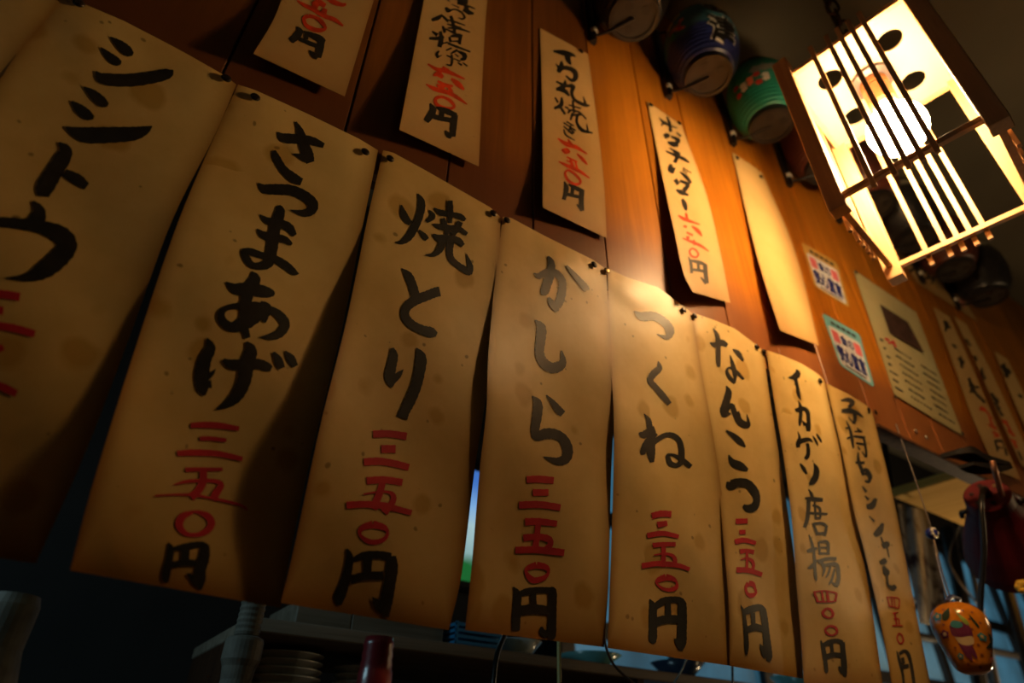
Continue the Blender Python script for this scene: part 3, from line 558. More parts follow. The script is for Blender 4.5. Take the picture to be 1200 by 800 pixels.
link('red_heading', ribbons(sh, [(0, 0, 1, '1037,396,2 1042,399,3;1041,402,2 1046,401,3;1046,399,3 1050,407,2')], .001), M_RED, root, label='red heading')
sh, root = flat_sheet('calligraphy_sheet', [(1040, 280), (1112, 318), (1146, 377), (1075, 332)], PAPER_UP, 'pale calligraphy sheet behind the lamp, above the distant strips', 'paper')
link('black_lettering', ribbons(sh, [(0, 0, 1, '1084,312,3 1090,318,4 1086,326,2;1080,318,2 1098,322,3;1098,318,3 1092,332,2;1098,322,2 1112,326,3;1068,308,3 1078,316,3;1066,318,3 1076,312,2')], .001), M_INKGREY, root)
link('pink_lettering', ribbons(sh, [(0, 0, 1, '1120,340,3 1130,346,4;1122,350,3 1130,356,4;1126,338,3 1130,360,3')], .001), plain('faded_pink', (.55, .2, .15), .6), root)

# two stickers: rounded rectangles printed with 食の / 安心宣言
M_STW = plain('sticker_white', (.74, .74, .8), .35); M_STB = plain('sticker_blue', (.02, .03, .22), .4)
M_STP = plain('sticker_pink', (.75, .16, .2), .4); M_STT = plain('sticker_teal', (.18, .5, .6), .4); M_STO = plain('sticker_ochre', (.55, .33, .08), .4)
def sticker(quad, band, label):
    sh = Sheet([quad[0], quad[3]], [quad[1], quad[2]], lambda u, v: YW - .0016)
    root = empty('sticker', sh.pt(.5, .5), label, 'sticker', 'printed stickers on the planks')
    def rr(u0, v0, u1, v1, off, r=.1):
        vs = []
        for cx, cy, a0 in ((u1 - r, v0 + r * .6, -90), (u1 - r, v1 - r * .6, 0), (u0 + r, v1 - r * .6, 90), (u0 + r, v0 + r * .6, 180)):
            for k in range(6):
                a = math.radians(a0 + 18 * k); vs.append(sh.pt(cx + r * math.cos(a), cy + r * .6 * math.sin(a), off))
        n = len(vs); back = [v + Vector((0, .0006, 0)) for v in vs]
        return pym(vs + back, [tuple(range(n)), tuple(reversed(range(n, 2 * n)))] + [(i, i + n, (i + 1) % n + n, (i + 1) % n) for i in range(n)])
    link('border', rr(0, 0, 1, 1, 0), band, root, label='coloured border')
    link('white_field', rr(.07, .2, .93, .955, .0007, .06), M_STW, root)
    for a, b in ((.12, .3), (.72, .9)): link('pink_block', rr(a, .26, b, .48, .0014, .03), M_STP, root)
    link('small_lettering', text_on('食の', lambda u, v: sh.pt(.33 + .36 * u, .26 + .2 * v, .0022), .02), M_STB, root)
    link('large_lettering', text_on('安心宣言', lambda u, v: sh.pt(.1 + .8 * u, .52 + .34 * v, .0022), .035), M_STB, root)
    rows = [(a, .1) for a in (.2, .34, .48, .62, .76)]
    link('fine_print', join(*[rr(a, .075, a + .1, .135, .0014, .01) for a, _ in rows] + [rr(.2, .9, .8, .925, .0014, .01)]), M_INKGREY, root)
sticker([(939, 283), (981, 308), (996, 361), (955, 336)], M_STO, 'small white sticker with ochre border, the upper one beside the blank strip')
sticker([(963, 366), (1007, 391), (1025, 454), (985, 428)], M_STT, 'small white sticker with teal border, the lower one above the rightmost strips')

# ------------------------------------------------------------------ thumbtacks
def tack(px, py, mat, label, Y=.592, r=.0062):
    p = at(px, py, Y=Y)
    M = T(*p) @ Matrix.Rotation(math.radians(90), 4, 'X')
    t = empty('thumbtack', p, label, 'thumbtack', 'thumbtacks holding the paper sheets')
    link('head', lathe([(0, .0032), (r * .5, .0030), (r * .85, .0022), (r, .0010), (r * .95, 0), (0, 0)], 20, M), mat, t, smooth=True)
    link('pin', lathe([(.0006, 0), (.0006, -.012)], 8, M), M_STEEL, t)
TK = [(92, 4, 'upper left corner of the leftmost lettered strip'), (265, 92, 'upper right corner of the leftmost lettered strip'),
 (299, 114, 'upper left corner of the satsumaage strip'), (428, 178, 'upper right corner of the satsumaage strip'), (457, 186, 'upper left corner of the yakitori strip'),
 (578, 250, 'upper right corner of the yakitori strip'), (594, 258, 'upper left corner of the kashira strip'), (696, 310, 'upper right corner of the kashira strip'),
 (711, 317, 'upper left corner of the tsukune strip'), (801, 363, 'upper right corner of the tsukune strip'), (814, 370, 'upper left corner of the nankotsu strip'),
 (887, 406, 'upper right corner of the nankotsu strip'), (895, 412, 'upper left corner of the ikageso strip'), (961, 446, 'upper right corner of the ikageso strip'),
 (1018, 480, 'upper right corner of the rightmost large strip'), (1026, 483, 'bare board just right of the rightmost large strip')]
for i, (a, b, w) in enumerate(TK):
    tack(a, b, M_BRASS if i == 8 else M_TACK, ('pale brass' if i == 8 else 'dark round') + ' thumbtack at the ' + w, Y=.5895)
for a, b, w in [(763, 123, 'upper left corner of the hotate butter strip'), (796, 144, 'upper right corner of the hotate butter strip'), (864, 185, 'upper left corner of the blank strip'),
                (892, 207, 'upper right corner of the blank strip'), (1049, 465, 'lower left corner of the notice'), (1128, 508, 'lower right corner of the notice'), (1003, 319, 'upper left corner of the notice'),
                (681, 60, 'upper right corner of the ika maruyaki strip')]:
    tack(a, b, M_TACK, 'small dark thumbtack at the ' + w, Y=.593)
for a, b, w in [(1073, 505, 'left'), (1085, 512, 'right')]:
    tack(a, b, M_STEEL, 'shiny steel thumbtack below the notice, the %s one of a pair' % w, Y=.598)
# ------------------------------------------------------------------ lamp of wooden lattice
LK_ = 1.07          # size of the lamp against the fitted distance
LA = Vector((.8398 * LK_, .2982 * LK_, .7842 * LK_ + CZ)); LYAW = 4.8638640
S1, S2, LH = .24 * LK_, .2565 * LK_, .3655 * LK_
LM = T(*LA) @ rotz(LYAW)
lamp = empty('lattice_lamp', LA, 'square wooden lattice lamp with a glowing round bulb, hanging by the board wall', 'lamp')
PW = .030
for (cx, cy) in ((0, 0), (S1, 0), (0, S2), (S1, S2)):
    x0 = -PW * .3 if cx == 0 else S1 - PW * .7; y0 = -PW * .3 if cy == 0 else S2 - PW * .7
    link('corner_post', box((x0, y0, -.012), (x0 + PW, y0 + PW, LH + .05), LM, bev=.0015), M_LAMPWOOD, lamp)
RT = .011
def rail(a, b): return link('rail', box(a, b, LM, bev=.0008), M_LAMPWOOD, lamp)
for z in (.014, LH - .006):
    rail((.018, 0, z), (S1 - .018, RT, z + RT)); rail((.018, S2 - RT, z), (S1 - .018, S2, z + RT))
    rail((0, .018, z), (RT, S2 - .018, z + RT)); rail((S1 - RT, .018, z), (S1, S2 - .018, z + RT))
SLW, SLT = .009, .007
FR = (.27, .40, .485, .57, .655)
for f in FR:
    x = S1 * f
    link('slat', box((x - SLW / 2, -SLT, -.006), (x + SLW / 2, -.0003, LH + .03), LM, bev=.0006), M_LAMPWOOD, lamp)
    link('slat', box((x - SLW / 2, S2 + .0003, -.006), (x + SLW / 2, S2 + SLT, LH + .03), LM, bev=.0006), M_LAMPWOOD, lamp)
    y = S2 * f
    link('slat', box((-SLT, y - SLW / 2, -.006), (-.0003, y + SLW / 2, LH + .03), LM, bev=.0006), M_LAMPWOOD, lamp)
    link('slat', box((S1 + .0003, y - SLW / 2, -.006), (S1 + SLT, y + SLW / 2, LH + .03), LM, bev=.0006), M_LAMPWOOD, lamp)
# top plate with four round holes
cu = bpy.data.curves.new('p', 'CURVE'); cu.dimensions = '2D'; cu.fill_mode = 'BOTH'; cu.extrude = .002
def poly(pts):
    s = cu.splines.new('POLY'); s.points.add(len(pts) - 1)
    for p, q in zip(s.points, pts): p.co = (q[0], q[1], 0, 1)
    s.use_cyclic_u = True
a = .009
poly([(a, a), (S1 - a, a), (S1 - a, S2 - a), (a, S2 - a)])
cx, cy = S1 / 2, S2 / 2
for sx in (-1, 1):
    for sy in (-1, 1):
        poly([(cx + sx * .060 + .024 * math.cos(q * math.pi / 16), cy + sy * .064 + .024 * math.sin(q * math.pi / 16)) for q in range(32)])
o = bpy.data.objects.new('p', cu); COL.objects.link(o)
me = bpy.data.meshes.new_from_object(o.evaluated_get(bpy.context.evaluated_depsgraph_get())); bpy.data.objects.remove(o)
me.transform(LM @ T(0, 0, LH)); me.materials.clear()
link('top_plate', me, plain('plate_white', (.30, .25, .18), .6), lamp, label='white top plate with four round holes')
LC = LM @ T(cx, cy, 0)
link('ceiling_cup', lathe([(0, LH - .003), (.043, LH - .003), (.041, LH - .010), (.03, LH - .014), (0, LH - .014)], 32, LC), plain('dark_bakelite', (.06, .045, .05), .4), lamp, smooth=False, label='dark round fitting')
link('socket', lathe([(0, LH - .012), (.026, LH - .012), (.027, LH - .03), (.0245, LH - .034), (.027, LH - .038), (.026, LH - .085), (.022, LH - .094), (0, LH - .094)], 28, LC), plain('brown_socket', (.36, .17, .07), .45), lamp, smooth=False, label='brown bulb socket')
ZBU = LH - .165
br = .054
prof = [(br * math.sin(math.pi * k / 20), ZBU + br * -math.cos(math.pi * k / 20)) for k in range(0, 17)] + [(.021, ZBU + .058), (.019, ZBU + .066)]
m, t, b = nt('bulb_glow'); b.inputs['Emission Color'].default_value = (1, .64, .29, 1); b.inputs['Emission Strength'].default_value = BULB_STRENGTH
b.inputs['Base Color'].default_value = (.9, .85, .75, 1)
link('bulb', lathe(prof, 32, LC), m, lamp, smooth=True, label='glowing round bulb')
# cord and chain up to the ceiling
top = LM @ Vector((cx, cy, LH + .05))
link('cord', tube_me([LM @ Vector((cx, cy, LH)), top + Vector((.004, .01, .2)), top + Vector((-.006, 0, .5)), Vector((top.x, top.y, ZC))], .004), M_BLACK, lamp)
for (p, q) in (((0, cy), (S1, cy)),):
    link('cross_bar', box((p[0] + .01, p[1] - .008, LH + .03), (q[0] - .01, p[1] + .008, LH + .042), LM), M_LAMPWOOD, lamp)
def chain_link(c, a, s=.019, r=.0033):
    vs, fs = [], []; n = 16
    for i in range(n):
        t = 2 * math.pi * i / n; ctr = Vector((s * .62 * math.cos(t), 0, s * math.sin(t) + (s * .45 if math.sin(t) > 0 else -s * .45)))
        d = Vector((math.cos(t), 0, math.sin(t)))
        for k in range(6):
            w = 2 * math.pi * k / 6; vs.append(ctr + d * r * math.cos(w) + Vector((0, r * math.sin(w), 0)))
    for i in range(n):
        for k in range(6): fs.append((i * 6 + k, ((i + 1) % n) * 6 + k, ((i + 1) % n) * 6 + (k + 1) % 6, i * 6 + (k + 1) % 6))
    M = T(*c) @ rotz(a); return pym([M @ v for v in vs], fs)
ch = empty('hanging_chain', top, 'dark iron chain from the ceiling carrying the lattice lamp', 'chain')
M_IRON = plain('dark_iron', (.05, .035, .03), .45, metal=.7)
z = LH + .05 + .03; k = 0; ms = None
while top.z - .05 + k * .046 + .04 < ZC - .02:
    link('chain_link', chain_link(Vector((top.x, top.y, top.z + .02 + k * .046)), (k % 2) * math.pi / 2 + .4), M_IRON, ch, smooth=True); k += 1
    if k > 22: break

# ------------------------------------------------------------------ row of souvenir lanterns on black brackets
LZ = CZ + 1.50
def lantern_prof(n=40, h=.25, r0=.056, rm=.095):
    P = []
    for k in range(n + 1):
        f = k / n; r = r0 + (rm - r0) * (math.sin(math.pi * f)) ** .55; r += .0022 * (k % 2)
        P.append((r, .016 + (h - .032) * f))
    return P
def lantern_mat(name, low, high, alt, z0=LZ, seed=0.):
    m, t, b = nt(name)
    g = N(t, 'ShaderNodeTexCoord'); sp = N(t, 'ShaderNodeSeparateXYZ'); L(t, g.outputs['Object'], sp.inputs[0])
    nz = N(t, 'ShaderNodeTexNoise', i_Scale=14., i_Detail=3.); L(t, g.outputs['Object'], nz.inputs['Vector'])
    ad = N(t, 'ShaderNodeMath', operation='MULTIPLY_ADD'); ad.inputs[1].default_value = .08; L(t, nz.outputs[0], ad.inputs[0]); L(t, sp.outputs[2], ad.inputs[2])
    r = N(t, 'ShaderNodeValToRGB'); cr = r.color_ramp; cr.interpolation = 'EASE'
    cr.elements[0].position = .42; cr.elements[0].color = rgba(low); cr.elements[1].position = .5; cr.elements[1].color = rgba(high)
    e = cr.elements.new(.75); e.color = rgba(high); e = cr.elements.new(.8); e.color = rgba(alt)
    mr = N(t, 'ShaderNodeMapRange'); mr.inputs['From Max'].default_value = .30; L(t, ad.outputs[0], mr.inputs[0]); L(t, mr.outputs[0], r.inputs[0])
    L(t, r.outputs[0], b.inputs['Base Color']); b.inputs['Roughness'].default_value = .38
    return m
M_CAPF = plain('lantern_cap_face', (.028, .022, .017), .5, noise=.3)
M_ROD = plain('bracket_black', (.01, .009, .009), .3)
def wrap(axis, r_at, ang0, w, z0, h):
    return lambda u, v: Vector((axis.x + (r_at(z0 - v * h) + .0012) * math.cos(ang0 + (u - .5) * w), axis.y + (r_at(z0 - v * h) + .0012) * math.sin(ang0 + (u - .5) * w), axis.z + z0 - v * h))
def r_at(z, h=.25, r0=.056, rm=.095):
    f = min(max((z - .016) / (h - .032), 0), 1); return r0 + (rm - r0) * math.sin(math.pi * f) ** .55 + .0012
def lantern(x, mats, label, text=None, tm=None, ang=None, dots=None):
    ax = Vector((x, .496, LZ))
    root = empty('paper_lantern', ax, label, 'lantern', 'row of small souvenir lanterns under the ceiling')
    M = T(*ax)
    link('body', lathe(lantern_prof(), 40, M), mats, root, smooth=False)
    link('bottom_cap', lathe([(.050, .0), (.060, .0), (.0605, .018), (.056, .019), (.050, .016), (.050, 0)], 36, M, False), M_BLACK, root)
    link('cap_plate', lathe([(0, .006), (.051, .006), (.051, .004), (0, .004)], 36, M), M_CAPF, root, label='brown round bottom plate')
    for a in (-1.2, 1.2, 3.6): link('cap_slot', lathe([(0, .0042), (.011, .0042), (.011, .0032), (0, .0032)], 14, M @ T(.031 * math.cos(a), .031 * math.sin(a), 0)), M_BLACK, root)
    link('top_cap', lathe([(.057, .233), (.0605, .233), (.060, .25), (0, .25)], 36, M), M_BLACK, root)
    if text:
        for q, (ch_, zz, a) in enumerate(text):
            fn = wrap(ax, r_at, a, .95, zz, .10)
            link('lettering_outline', text_on(ch_, fn, .075, 1), M_WHITE, root)
            fn2 = (lambda fn: lambda u, v: (lambda p: Vector((p.x + (p.x - ax.x) * .012, p.y + (p.y - ax.y) * .012, p.z)))(fn(.05 + .9 * u, .05 + .9 * v)))(fn)
            link('lettering', text_on(ch_, fn2, .03, 1), M_BLACK, root)
    for (a, zz, s, mm) in dots or []:
        fn = wrap(ax, r_at, a, s / .09, zz + s / 2, s); c = [fn(.5 + .5 * math.cos(q * math.pi / 5) * (1 if q % 2 else .72), .5 + .5 * math.sin(q * math.pi / 5) * (1 if q % 2 else .72)) for q in range(10)]
        ctr = fn(.5, .5); link('flower', pym([ctr] + c, [(0, 1 + q, 1 + (q + 1) % 10) for q in range(10)]), mm, root)
    return root
def bracket(x, label):
    root = empty('lantern_bracket', (x, .585, LZ), label, 'bracket', 'black brackets carrying the lanterns')
    M = T(x, .588, LZ)
    link('upright', lathe([(0, -.012), (.006, -.012), (.007, .0), (.007, .31), (0, .312)], 12, M), M_ROD, root)
    link('white_ring', lathe([(.0065, .022), (.0092, .022), (.0095, .036), (.0065, .036), (.0065, .022)], 14, M, False), plain('ring_white', (.62, .58, .5), .4), root, label='pale ring')
    link('lower_arm', tube_me([(x, .583, LZ + .004), (x + .02, .55, LZ - .001), (x + .045, .496, LZ - .002)], .0035), M_ROD, root)
    link('upper_arm', tube_me([(x, .583, LZ + .29), (x + .02, .55, LZ + .28), (x + .045, .496, LZ + .262)], .0035), M_ROD, root)
    link('hook', tube_me([(x + .045, .496, LZ + .262), (x + .045, .496, LZ + .248)], .003), M_ROD, root)
    link('wall_plate', box((x - .009, .590, LZ - .01), (x + .009, .5995, LZ + .3)), M_ROD, root)
CAM_A = math.atan2(-.512, -.95)
R_, G_, Yw, Or = plain('print_red', (.6, .04, .03), .5), plain('print_green', (.03, .25, .08), .5), plain('print_yellow', (.7, .5, .04), .5), plain('print_coral', (.8, .2, .12), .5)
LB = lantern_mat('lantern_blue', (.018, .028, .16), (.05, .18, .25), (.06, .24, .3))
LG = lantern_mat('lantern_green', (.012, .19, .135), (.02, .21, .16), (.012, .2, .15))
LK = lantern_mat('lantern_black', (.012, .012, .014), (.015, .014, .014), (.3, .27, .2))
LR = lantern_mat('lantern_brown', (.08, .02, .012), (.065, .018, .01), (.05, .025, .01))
cam_ang = lambda x: math.atan2(-.512, -x)
fl = []
random.seed(3)
a0 = cam_ang(.936)
for k in range(16): fl.append((a0 - .55 + random.uniform(-.28, .33), .125 + random.uniform(-.02, .022), random.uniform(.012, .02), random.choice([R_, Or, R_, G_])))
for k in range(10): fl.append((a0 - .5 + random.uniform(-.5, .4), .195 + random.uniform(-.02, .025), random.uniform(.02, .035), random.choice([Yw, Yw, G_])))
lanterns = [
 (.416, LR, 'lantern at the top edge left of the black one, dark reddish brown', None, []),
 (.672, LK, 'black paper lantern with pale print, second in the row at the top edge', None, [(cam_ang(.672) + .5 + .2 * (k % 5), .10 + .016 * (k // 5), .013, M_WHITE) for k in range(10)]),
 (.936, LB, 'blue and teal paper lantern with red flowers and outlined black characters', [('津', .128, a0 + .78), ('会', .232, a0 + .78)], fl),
 (1.196, LG, 'green paper lantern with red flowers left of the lamp', None, [(cam_ang(1.196) - .6 + .22 * (k % 5), .085 + .02 * (k // 5) + .006 * (k % 3), .022, [R_, M_WHITE, Or, R_, M_WHITE][k % 5]) for k in range(10)] + [(cam_ang(1.196) + .1 + .25 * k, .14, .04, plain('print_grey', (.3, .3, .26), .5)) for k in range(4)]),
 (1.456, LR, 'dark brown paper lantern behind the upper part of the lattice lamp', None, []),
 (1.714, LR, 'dark brown paper lantern seen through the lamp lattice', None, []),
 (1.972, LK, 'black paper lantern seen through the bottom of the lamp', None, []),
 (2.232, LR, 'dark brown paper lantern right of the lamp above the distant strips', None, []),
 (2.49, LK, 'black paper lantern farthest to the right under the ceiling', None, []),
]
for i, (x, m_, lb, tx, ds) in enumerate(lanterns):
    lantern(x, m_, lb, tx, None, None, ds)
    bracket(x - .045, 'black iron bracket holding the ' + ['first lantern from the left at the top edge', 'black lantern at the top edge', 'blue and teal lantern', 'green lantern', 'lantern behind the upper part of the lamp', 'lantern seen through the lamp lattice', 'lantern under the bottom of the lamp', 'lantern right of the lamp', 'farthest right lantern'][i])

# ------------------------------------------------------------------ kitchen seen through the opening
# television and bluish window panes on the far wall
def screen_mat():
    m, t, b = nt('tv_picture'); tc = N(t, 'ShaderNodeTexCoord'); sp = N(t, 'ShaderNodeSeparateXYZ'); L(t, tc.outputs['Generated'], sp.inputs[0])
    nz = N(t, 'ShaderNodeTexNoise', i_Scale=5., i_Detail=4.); L(t, tc.outputs['Generated'], nz.inputs['Vector'])
    ad = N(t, 'ShaderNodeMath', operation='MULTIPLY_ADD'); ad.inputs[1].default_value = .16; L(t, nz.outputs[0], ad.inputs[0]); L(t, sp.outputs[2], ad.inputs[2])
    r = N(t, 'ShaderNodeValToRGB'); cr = r.color_ramp
    cr.elements[0].position = .24; cr.elements[0].color = (.01, .14, .03, 1); cr.elements[1].position = .30; cr.elements[1].color = (.3, .5, .5, 1)
    for p, c in ((.55, (.45, .66, .7)), (.72, (.25, .5, .85)), (.95, (.06, .2, .65))):
        e = cr.elements.new(p); e.color = rgba(c)
    L(t, ad.outputs[0], r.inputs[0]); L(t, r.outputs[0], b.inputs['Emission Color']); b.inputs['Emission Strength'].default_value = .8
    b.inputs['Base Color'].default_value = (.01, .01, .01, 1); return m
tv = empty('television', (1.0, 1.85, CZ + .5), 'flat television on the far kitchen wall glowing blue behind the strips', 'television')
link('casing', box((.62, 1.82, CZ + .50), (1.36, 1.88, CZ + .93), bev=.006), M_BLACK, tv)
link('screen', box((.65, 1.814, CZ + .525), (1.33, 1.822, CZ + .905)), screen_mat(), tv, label='glowing screen showing sky and greenery')
link('wall_mount', box((.9, 1.88, CZ + .6), (1.1, 1.8995, CZ + .8)), M_BLACK, tv)
def pane_mat(c, s):
    m, t, b = nt('lit_pane'); tc = N(t, 'ShaderNodeTexCoord'); nz = N(t, 'ShaderNodeTexNoise', i_Scale=4., i_Detail=3.); L(t, tc.outputs['Object'], nz.inputs['Vector'])
    r = N(t, 'ShaderNodeValToRGB'); r.color_ramp.elements[0].color = rgba([q * .45 for q in c]); r.color_ramp.elements[1].color = rgba(c); r.color_ramp.elements[0].position = .35; r.color_ramp.elements[1].position = .62
    L(t, nz.outputs[0], r.inputs[0]); L(t, r.outputs[0], b.inputs['Emission Color']); b.inputs['Emission Strength'].default_value = s
    b.inputs['Base Color'].default_value = (.1, .15, .16, 1); b.inputs['Roughness'].default_value = .25; return m
win = empty('window_1', (3.9, 1.87, CZ + .3)); win['kind'] = 'structure'
pm = pane_mat((.06, .22, .34), .5)
X0, X1, Z0, Z1 = 1.5, 7.5, CZ - .4, CZ + 1.3
cols = 11; rowsn = 4
for i in range(cols + 1):
    x = X0 + (X1 - X0) * i / cols; link('mullion', box((x - .03, 1.83, Z0 - .03), (x + .03, 1.899, Z1 + .03)), M_BLACK, win)
for j in range(rowsn + 1):
    z = Z0 + (Z1 - Z0) * j / rowsn; link('transom', box((X0, 1.838, z - .03), (X1, 1.892, z + .03)), M_BLACK, win)
for i in range(cols):
    for j in range(rowsn):
        x = X0 + (X1 - X0) * i / cols; z = Z0 + (Z1 - Z0) * j / rowsn
        link('pane', box((x + .02, 1.86, z + .02), (x + (X1 - X0) / cols - .02, 1.866, z + (Z1 - Z0) / rowsn - .02)), pm, win)

# shelf with bowls and plates
shf = empty('wall_shelf', (1, 1.35, CZ + .2), 'greyish wooden kitchen shelf below the strips with dishes on and under it', 'shelf')
SZ = at(420, 738, Y=1.15).z; SX = at(292, 725, Y=1.15).x
link('board', box((SX, 1.15, SZ - .022), (3.3, 1.55, SZ), bev=.002), M_SHELF, shf)
link('lower_board', box((SX, 1.15, SZ - .34), (3.3, 1.55, SZ - .315), bev=.002), M_SHELF, shf)
for x in (SX + .001, 1.15, 2.2, 3.25): link('shelf_side', box((x, 1.16, 1.0), (x + .02, 1.54, SZ - .022)), M_DARKWOOD, shf)
link('base_cabinet', box((SX, 1.15, 0), (3.3, 1.6, 1.0)), M_DARKWOOD, shf)
M_CHINA = plain('glazed_china', (.72, .75, .72), .2)
M_BLUEP = plain('blue_plastic', (.04, .25, .5), .35)
def plate_me(r, M, h=.018): return lathe([(0, 0), (r * .5, 0), (r * .55, .003), (r, h), (r, h + .002), (r * .55, .006), (0, .005)], 36, M)
def stack(px, py, r, n, label, Y=1.28):
    c = at(px, py, Y=Y)
    for k in range(n):
        z = c.z - .008 - k * .0125
        tag(link('plate', plate_me(r, T(c.x, c.y, z - .02)), M_CHINA, smooth=False), label % ['topmost', 'second', 'third', 'fourth', 'fifth', 'sixth', 'seventh', 'eighth', 'ninth'][k], 'plate', 'plates stacked under the kitchen shelf')
stack(338, 762, .066, 7, 'pale china plate in the wider left stack under the shelf, %s')
stack(424, 778, .051, 7, 'pale china plate in the smaller right stack beside the red bottle, %s')
# the stacks stand on upturned bowls so that they reach just under the shelf
for px, py, r, n, w in ((338, 762, .066, 7, 'left'), (424, 778, .051, 7, 'right')):
    c = at(px, py, Y=1.28); zt = c.z - .008 - (n - 1) * .0125 - .0205; zb = SZ - .3145
    tag(link('deep_bowl', lathe([(0, zt), (r * .45, zt), (r * .5, zt - .01), (r * .95, zb + .03), (r, zb), (0, zb)], 32, T(c.x, c.y, 0)), M_CHINA, smooth=False), 'deep pale bowl carrying the %s stack of plates' % w, 'bowl')
def bowl(px, w, label, mat, h=.035, Y=1.24):
    c = at(px, 745, Y=Y); M = T(c.x, Y, SZ)
    tag(link('bowl', lathe([(0, 0), (w * .45, 0), (w * .5, .006), (w, h), (w * .97, h + .001), (w * .48, .01), (0, .009)], 36, M), mat, smooth=True), label, 'bowl', 'bowls on the kitchen shelf')
bowl(606, .055, 'shallow grey bowl on the shelf right of the black cable', M_CHINA)
bowl(690, .075, 'shallow teal bowl on the shelf behind the thin yellow stick', plain('teal_glaze', (.2, .5, .5), .2), .028)
bowl(790, .07, 'dark blue bowl on the shelf under the brightest strip', plain('navy_glaze', (.03, .06, .12), .2), .04)
bowl(925, .08, 'teal bowl on the shelf below the nankotsu strip', plain('aqua_glaze', (.25, .6, .6), .2), .05)
cr = empty('plastic_basket', at(545, 745, Y=1.22), 'small slotted blue plastic basket on the shelf', 'basket')
c = at(545, 745, Y=1.22)
for k in range(4): link('rim_bar', box((c.x - .05, 1.17, SZ + .004 + k * .011), (c.x + .06, 1.29, SZ + .010 + k * .011)), M_BLUEP, cr)
for sx in (-.05, .055):
    for yy in (1.17, 1.285): link('corner_rod', box((c.x + sx, yy, SZ), (c.x + sx + .005, yy + .005, SZ + .045)), M_BLUEP, cr)
for i, (a, b_, w) in enumerate(((345, 410, 'left'), (412, 520, 'right'))):
    p, q = at(a, 730, Y=1.19), at(b_, 740, Y=1.19)
    tag(link('wooden_box', box((p.x, 1.19, SZ), (q.x, 1.36, SZ + .045), bev=.002), M_SHELF), 'low wooden box on the shelf under the yakitori strip, the %s one' % w, 'box', 'wooden boxes on the shelf')

# red capped bottle on the counter
c = at(445, 747, Y=.70); bz = 1.14
bt = empty('bottle', (c.x, c.y, bz), 'dark red bottle neck with ribbed rim standing below the yakitori strip', 'bottle')
hz = c.z - bz
M = T(c.x, c.y, bz)
M_REDG = plain('red_bottle', (.16, .012, .014), .25, coat=.5)
link('glass_body', lathe([(0, 0), (.034, 0), (.036, .005), (.036, hz * .38), (.030, hz * .48), (.021, hz * .6), (.0192, hz * .72), (.0185, hz * .84), (0, hz * .84)], 32, M), M_REDG, bt, smooth=False)
link('neck_foil', lathe([(.0192, hz * .72), (.0190, hz * .83), (.0180, hz - .034), (.0165, hz - .030), (.0172, hz - .027), (.0160, hz - .022), (.0170, hz - .018), (.0158, hz - .012), (.0168, hz - .008), (.0150, hz), (0, hz + .001)], 32, M), plain('red_foil', (.2, .016, .02), .3, coat=.3), bt, smooth=True, label='red ribbed cap')
def wr(u, v): a = math.atan2(-c.y, -c.x) + (u - .5) * 1.3; r = .0201; return Vector((c.x + r * math.cos(a), c.y + r * math.sin(a), bz + hz - .048 - v * .009))
link('script_lettering', text_on('Budweiser', wr), plain('foil_print', (.42, .3, .28), .4), bt)

# ribbed grey pipe with a collar, at the left
c = at(287, 752, Y=.95)
rp = empty('ribbed_pipe', (c.x, c.y, 1.14), 'grey ribbed hose with a wider collar standing left of the plates', 'pipe')
M_GREYR = plain('grey_rubber', (.15, .13, .10), .7, noise=.3, scale=60)
pr = []
for k in range(60): pr.append((.0155 + .0012 * (k % 2), k * .0037))
link('upper_hose', lathe([(0, .0)] + pr[2:] + [(0, .222)], 24, T(c.x, c.y, c.z - .0)), M_GREYR, rp)
link('collar', lathe([(0, -.045), (.019, -.045), (.021, -.03), (.0245, -.022), (.0245, .0), (.0225, .004), (.018, .006), (0, .006)], 28, T(c.x, c.y, c.z)), M_GREYR, rp, label='wider collar')
link('lower_hose', lathe([(0, 1.0 - c.z)] + [(.019 + .001 * (k % 2), 1.0 - c.z + (c.z - 1.045) * k / 40) for k in range(41)], 24, T(c.x, c.y, c.z)), M_GREYR, rp)
c = at(4, 735, Y=.85)
tag(link('steel_flask', lathe([(0, 1.14), (.03, 1.14), (.031, c.z - .05), (.024, c.z - .02), (.024, c.z + .02), (.021, c.z + .03), (0, c.z + .03)], 28, T(c.x, c.y, 0)), M_GREYR, smooth=False), 'grey flask top in the dark at the lower left corner', 'flask')

# cables, stick
def cable(name, pts, r, mat, label, cat):
    return tag(link(name, tube_me(pts, r), mat, smooth=True), label, cat)
cable('power_cable', [at(600, 690, Y=1.0), at(594, 735, Y=.98), at(583, 765, Y=.95), at(578, 800, Y=.94), at(574, 850, Y=.94)], .0045, M_BLACK, 'thick black cable hanging below the kashira strip', 'cable')
cable('bamboo_stick', [at(655, 700, Y=.86), at(655, 760, Y=.86), at(656, 830, Y=.86)], .0035, plain('bamboo', (.55, .45, .16), .5), 'thin yellow stick standing upright below the kashira strip', 'stick')
cable('brown_wire', [at(703, 720, Y=.86), at(712, 764, Y=.86), at(728, 788, Y=.86), at(760, 810, Y=.86), at(800, 815, Y=.88)], .0022, plain('brown_wire', (.1, .06, .04), .4), 'thin dark brown wire curving down below the brightest strip', 'wire')
cable('clear_tube', [at(812, 740, Y=.90), at(803, 776, Y=.90), at(790, 800, Y=.90), at(770, 830, Y=.9)], .0018, plain('pale_tube', (.3, .38, .4), .2), 'thin pale tube below the right side of the brightest strip', 'tube')
cable('grey_cord', [at(856, 740, Y=.90), at(858, 775, Y=.90), at(858, 810, Y=.90), at(852, 840, Y=.9)], .0025, plain('grey_cord', (.12, .11, .1), .5), 'short dark grey cord hanging below the nankotsu strip', 'cord')

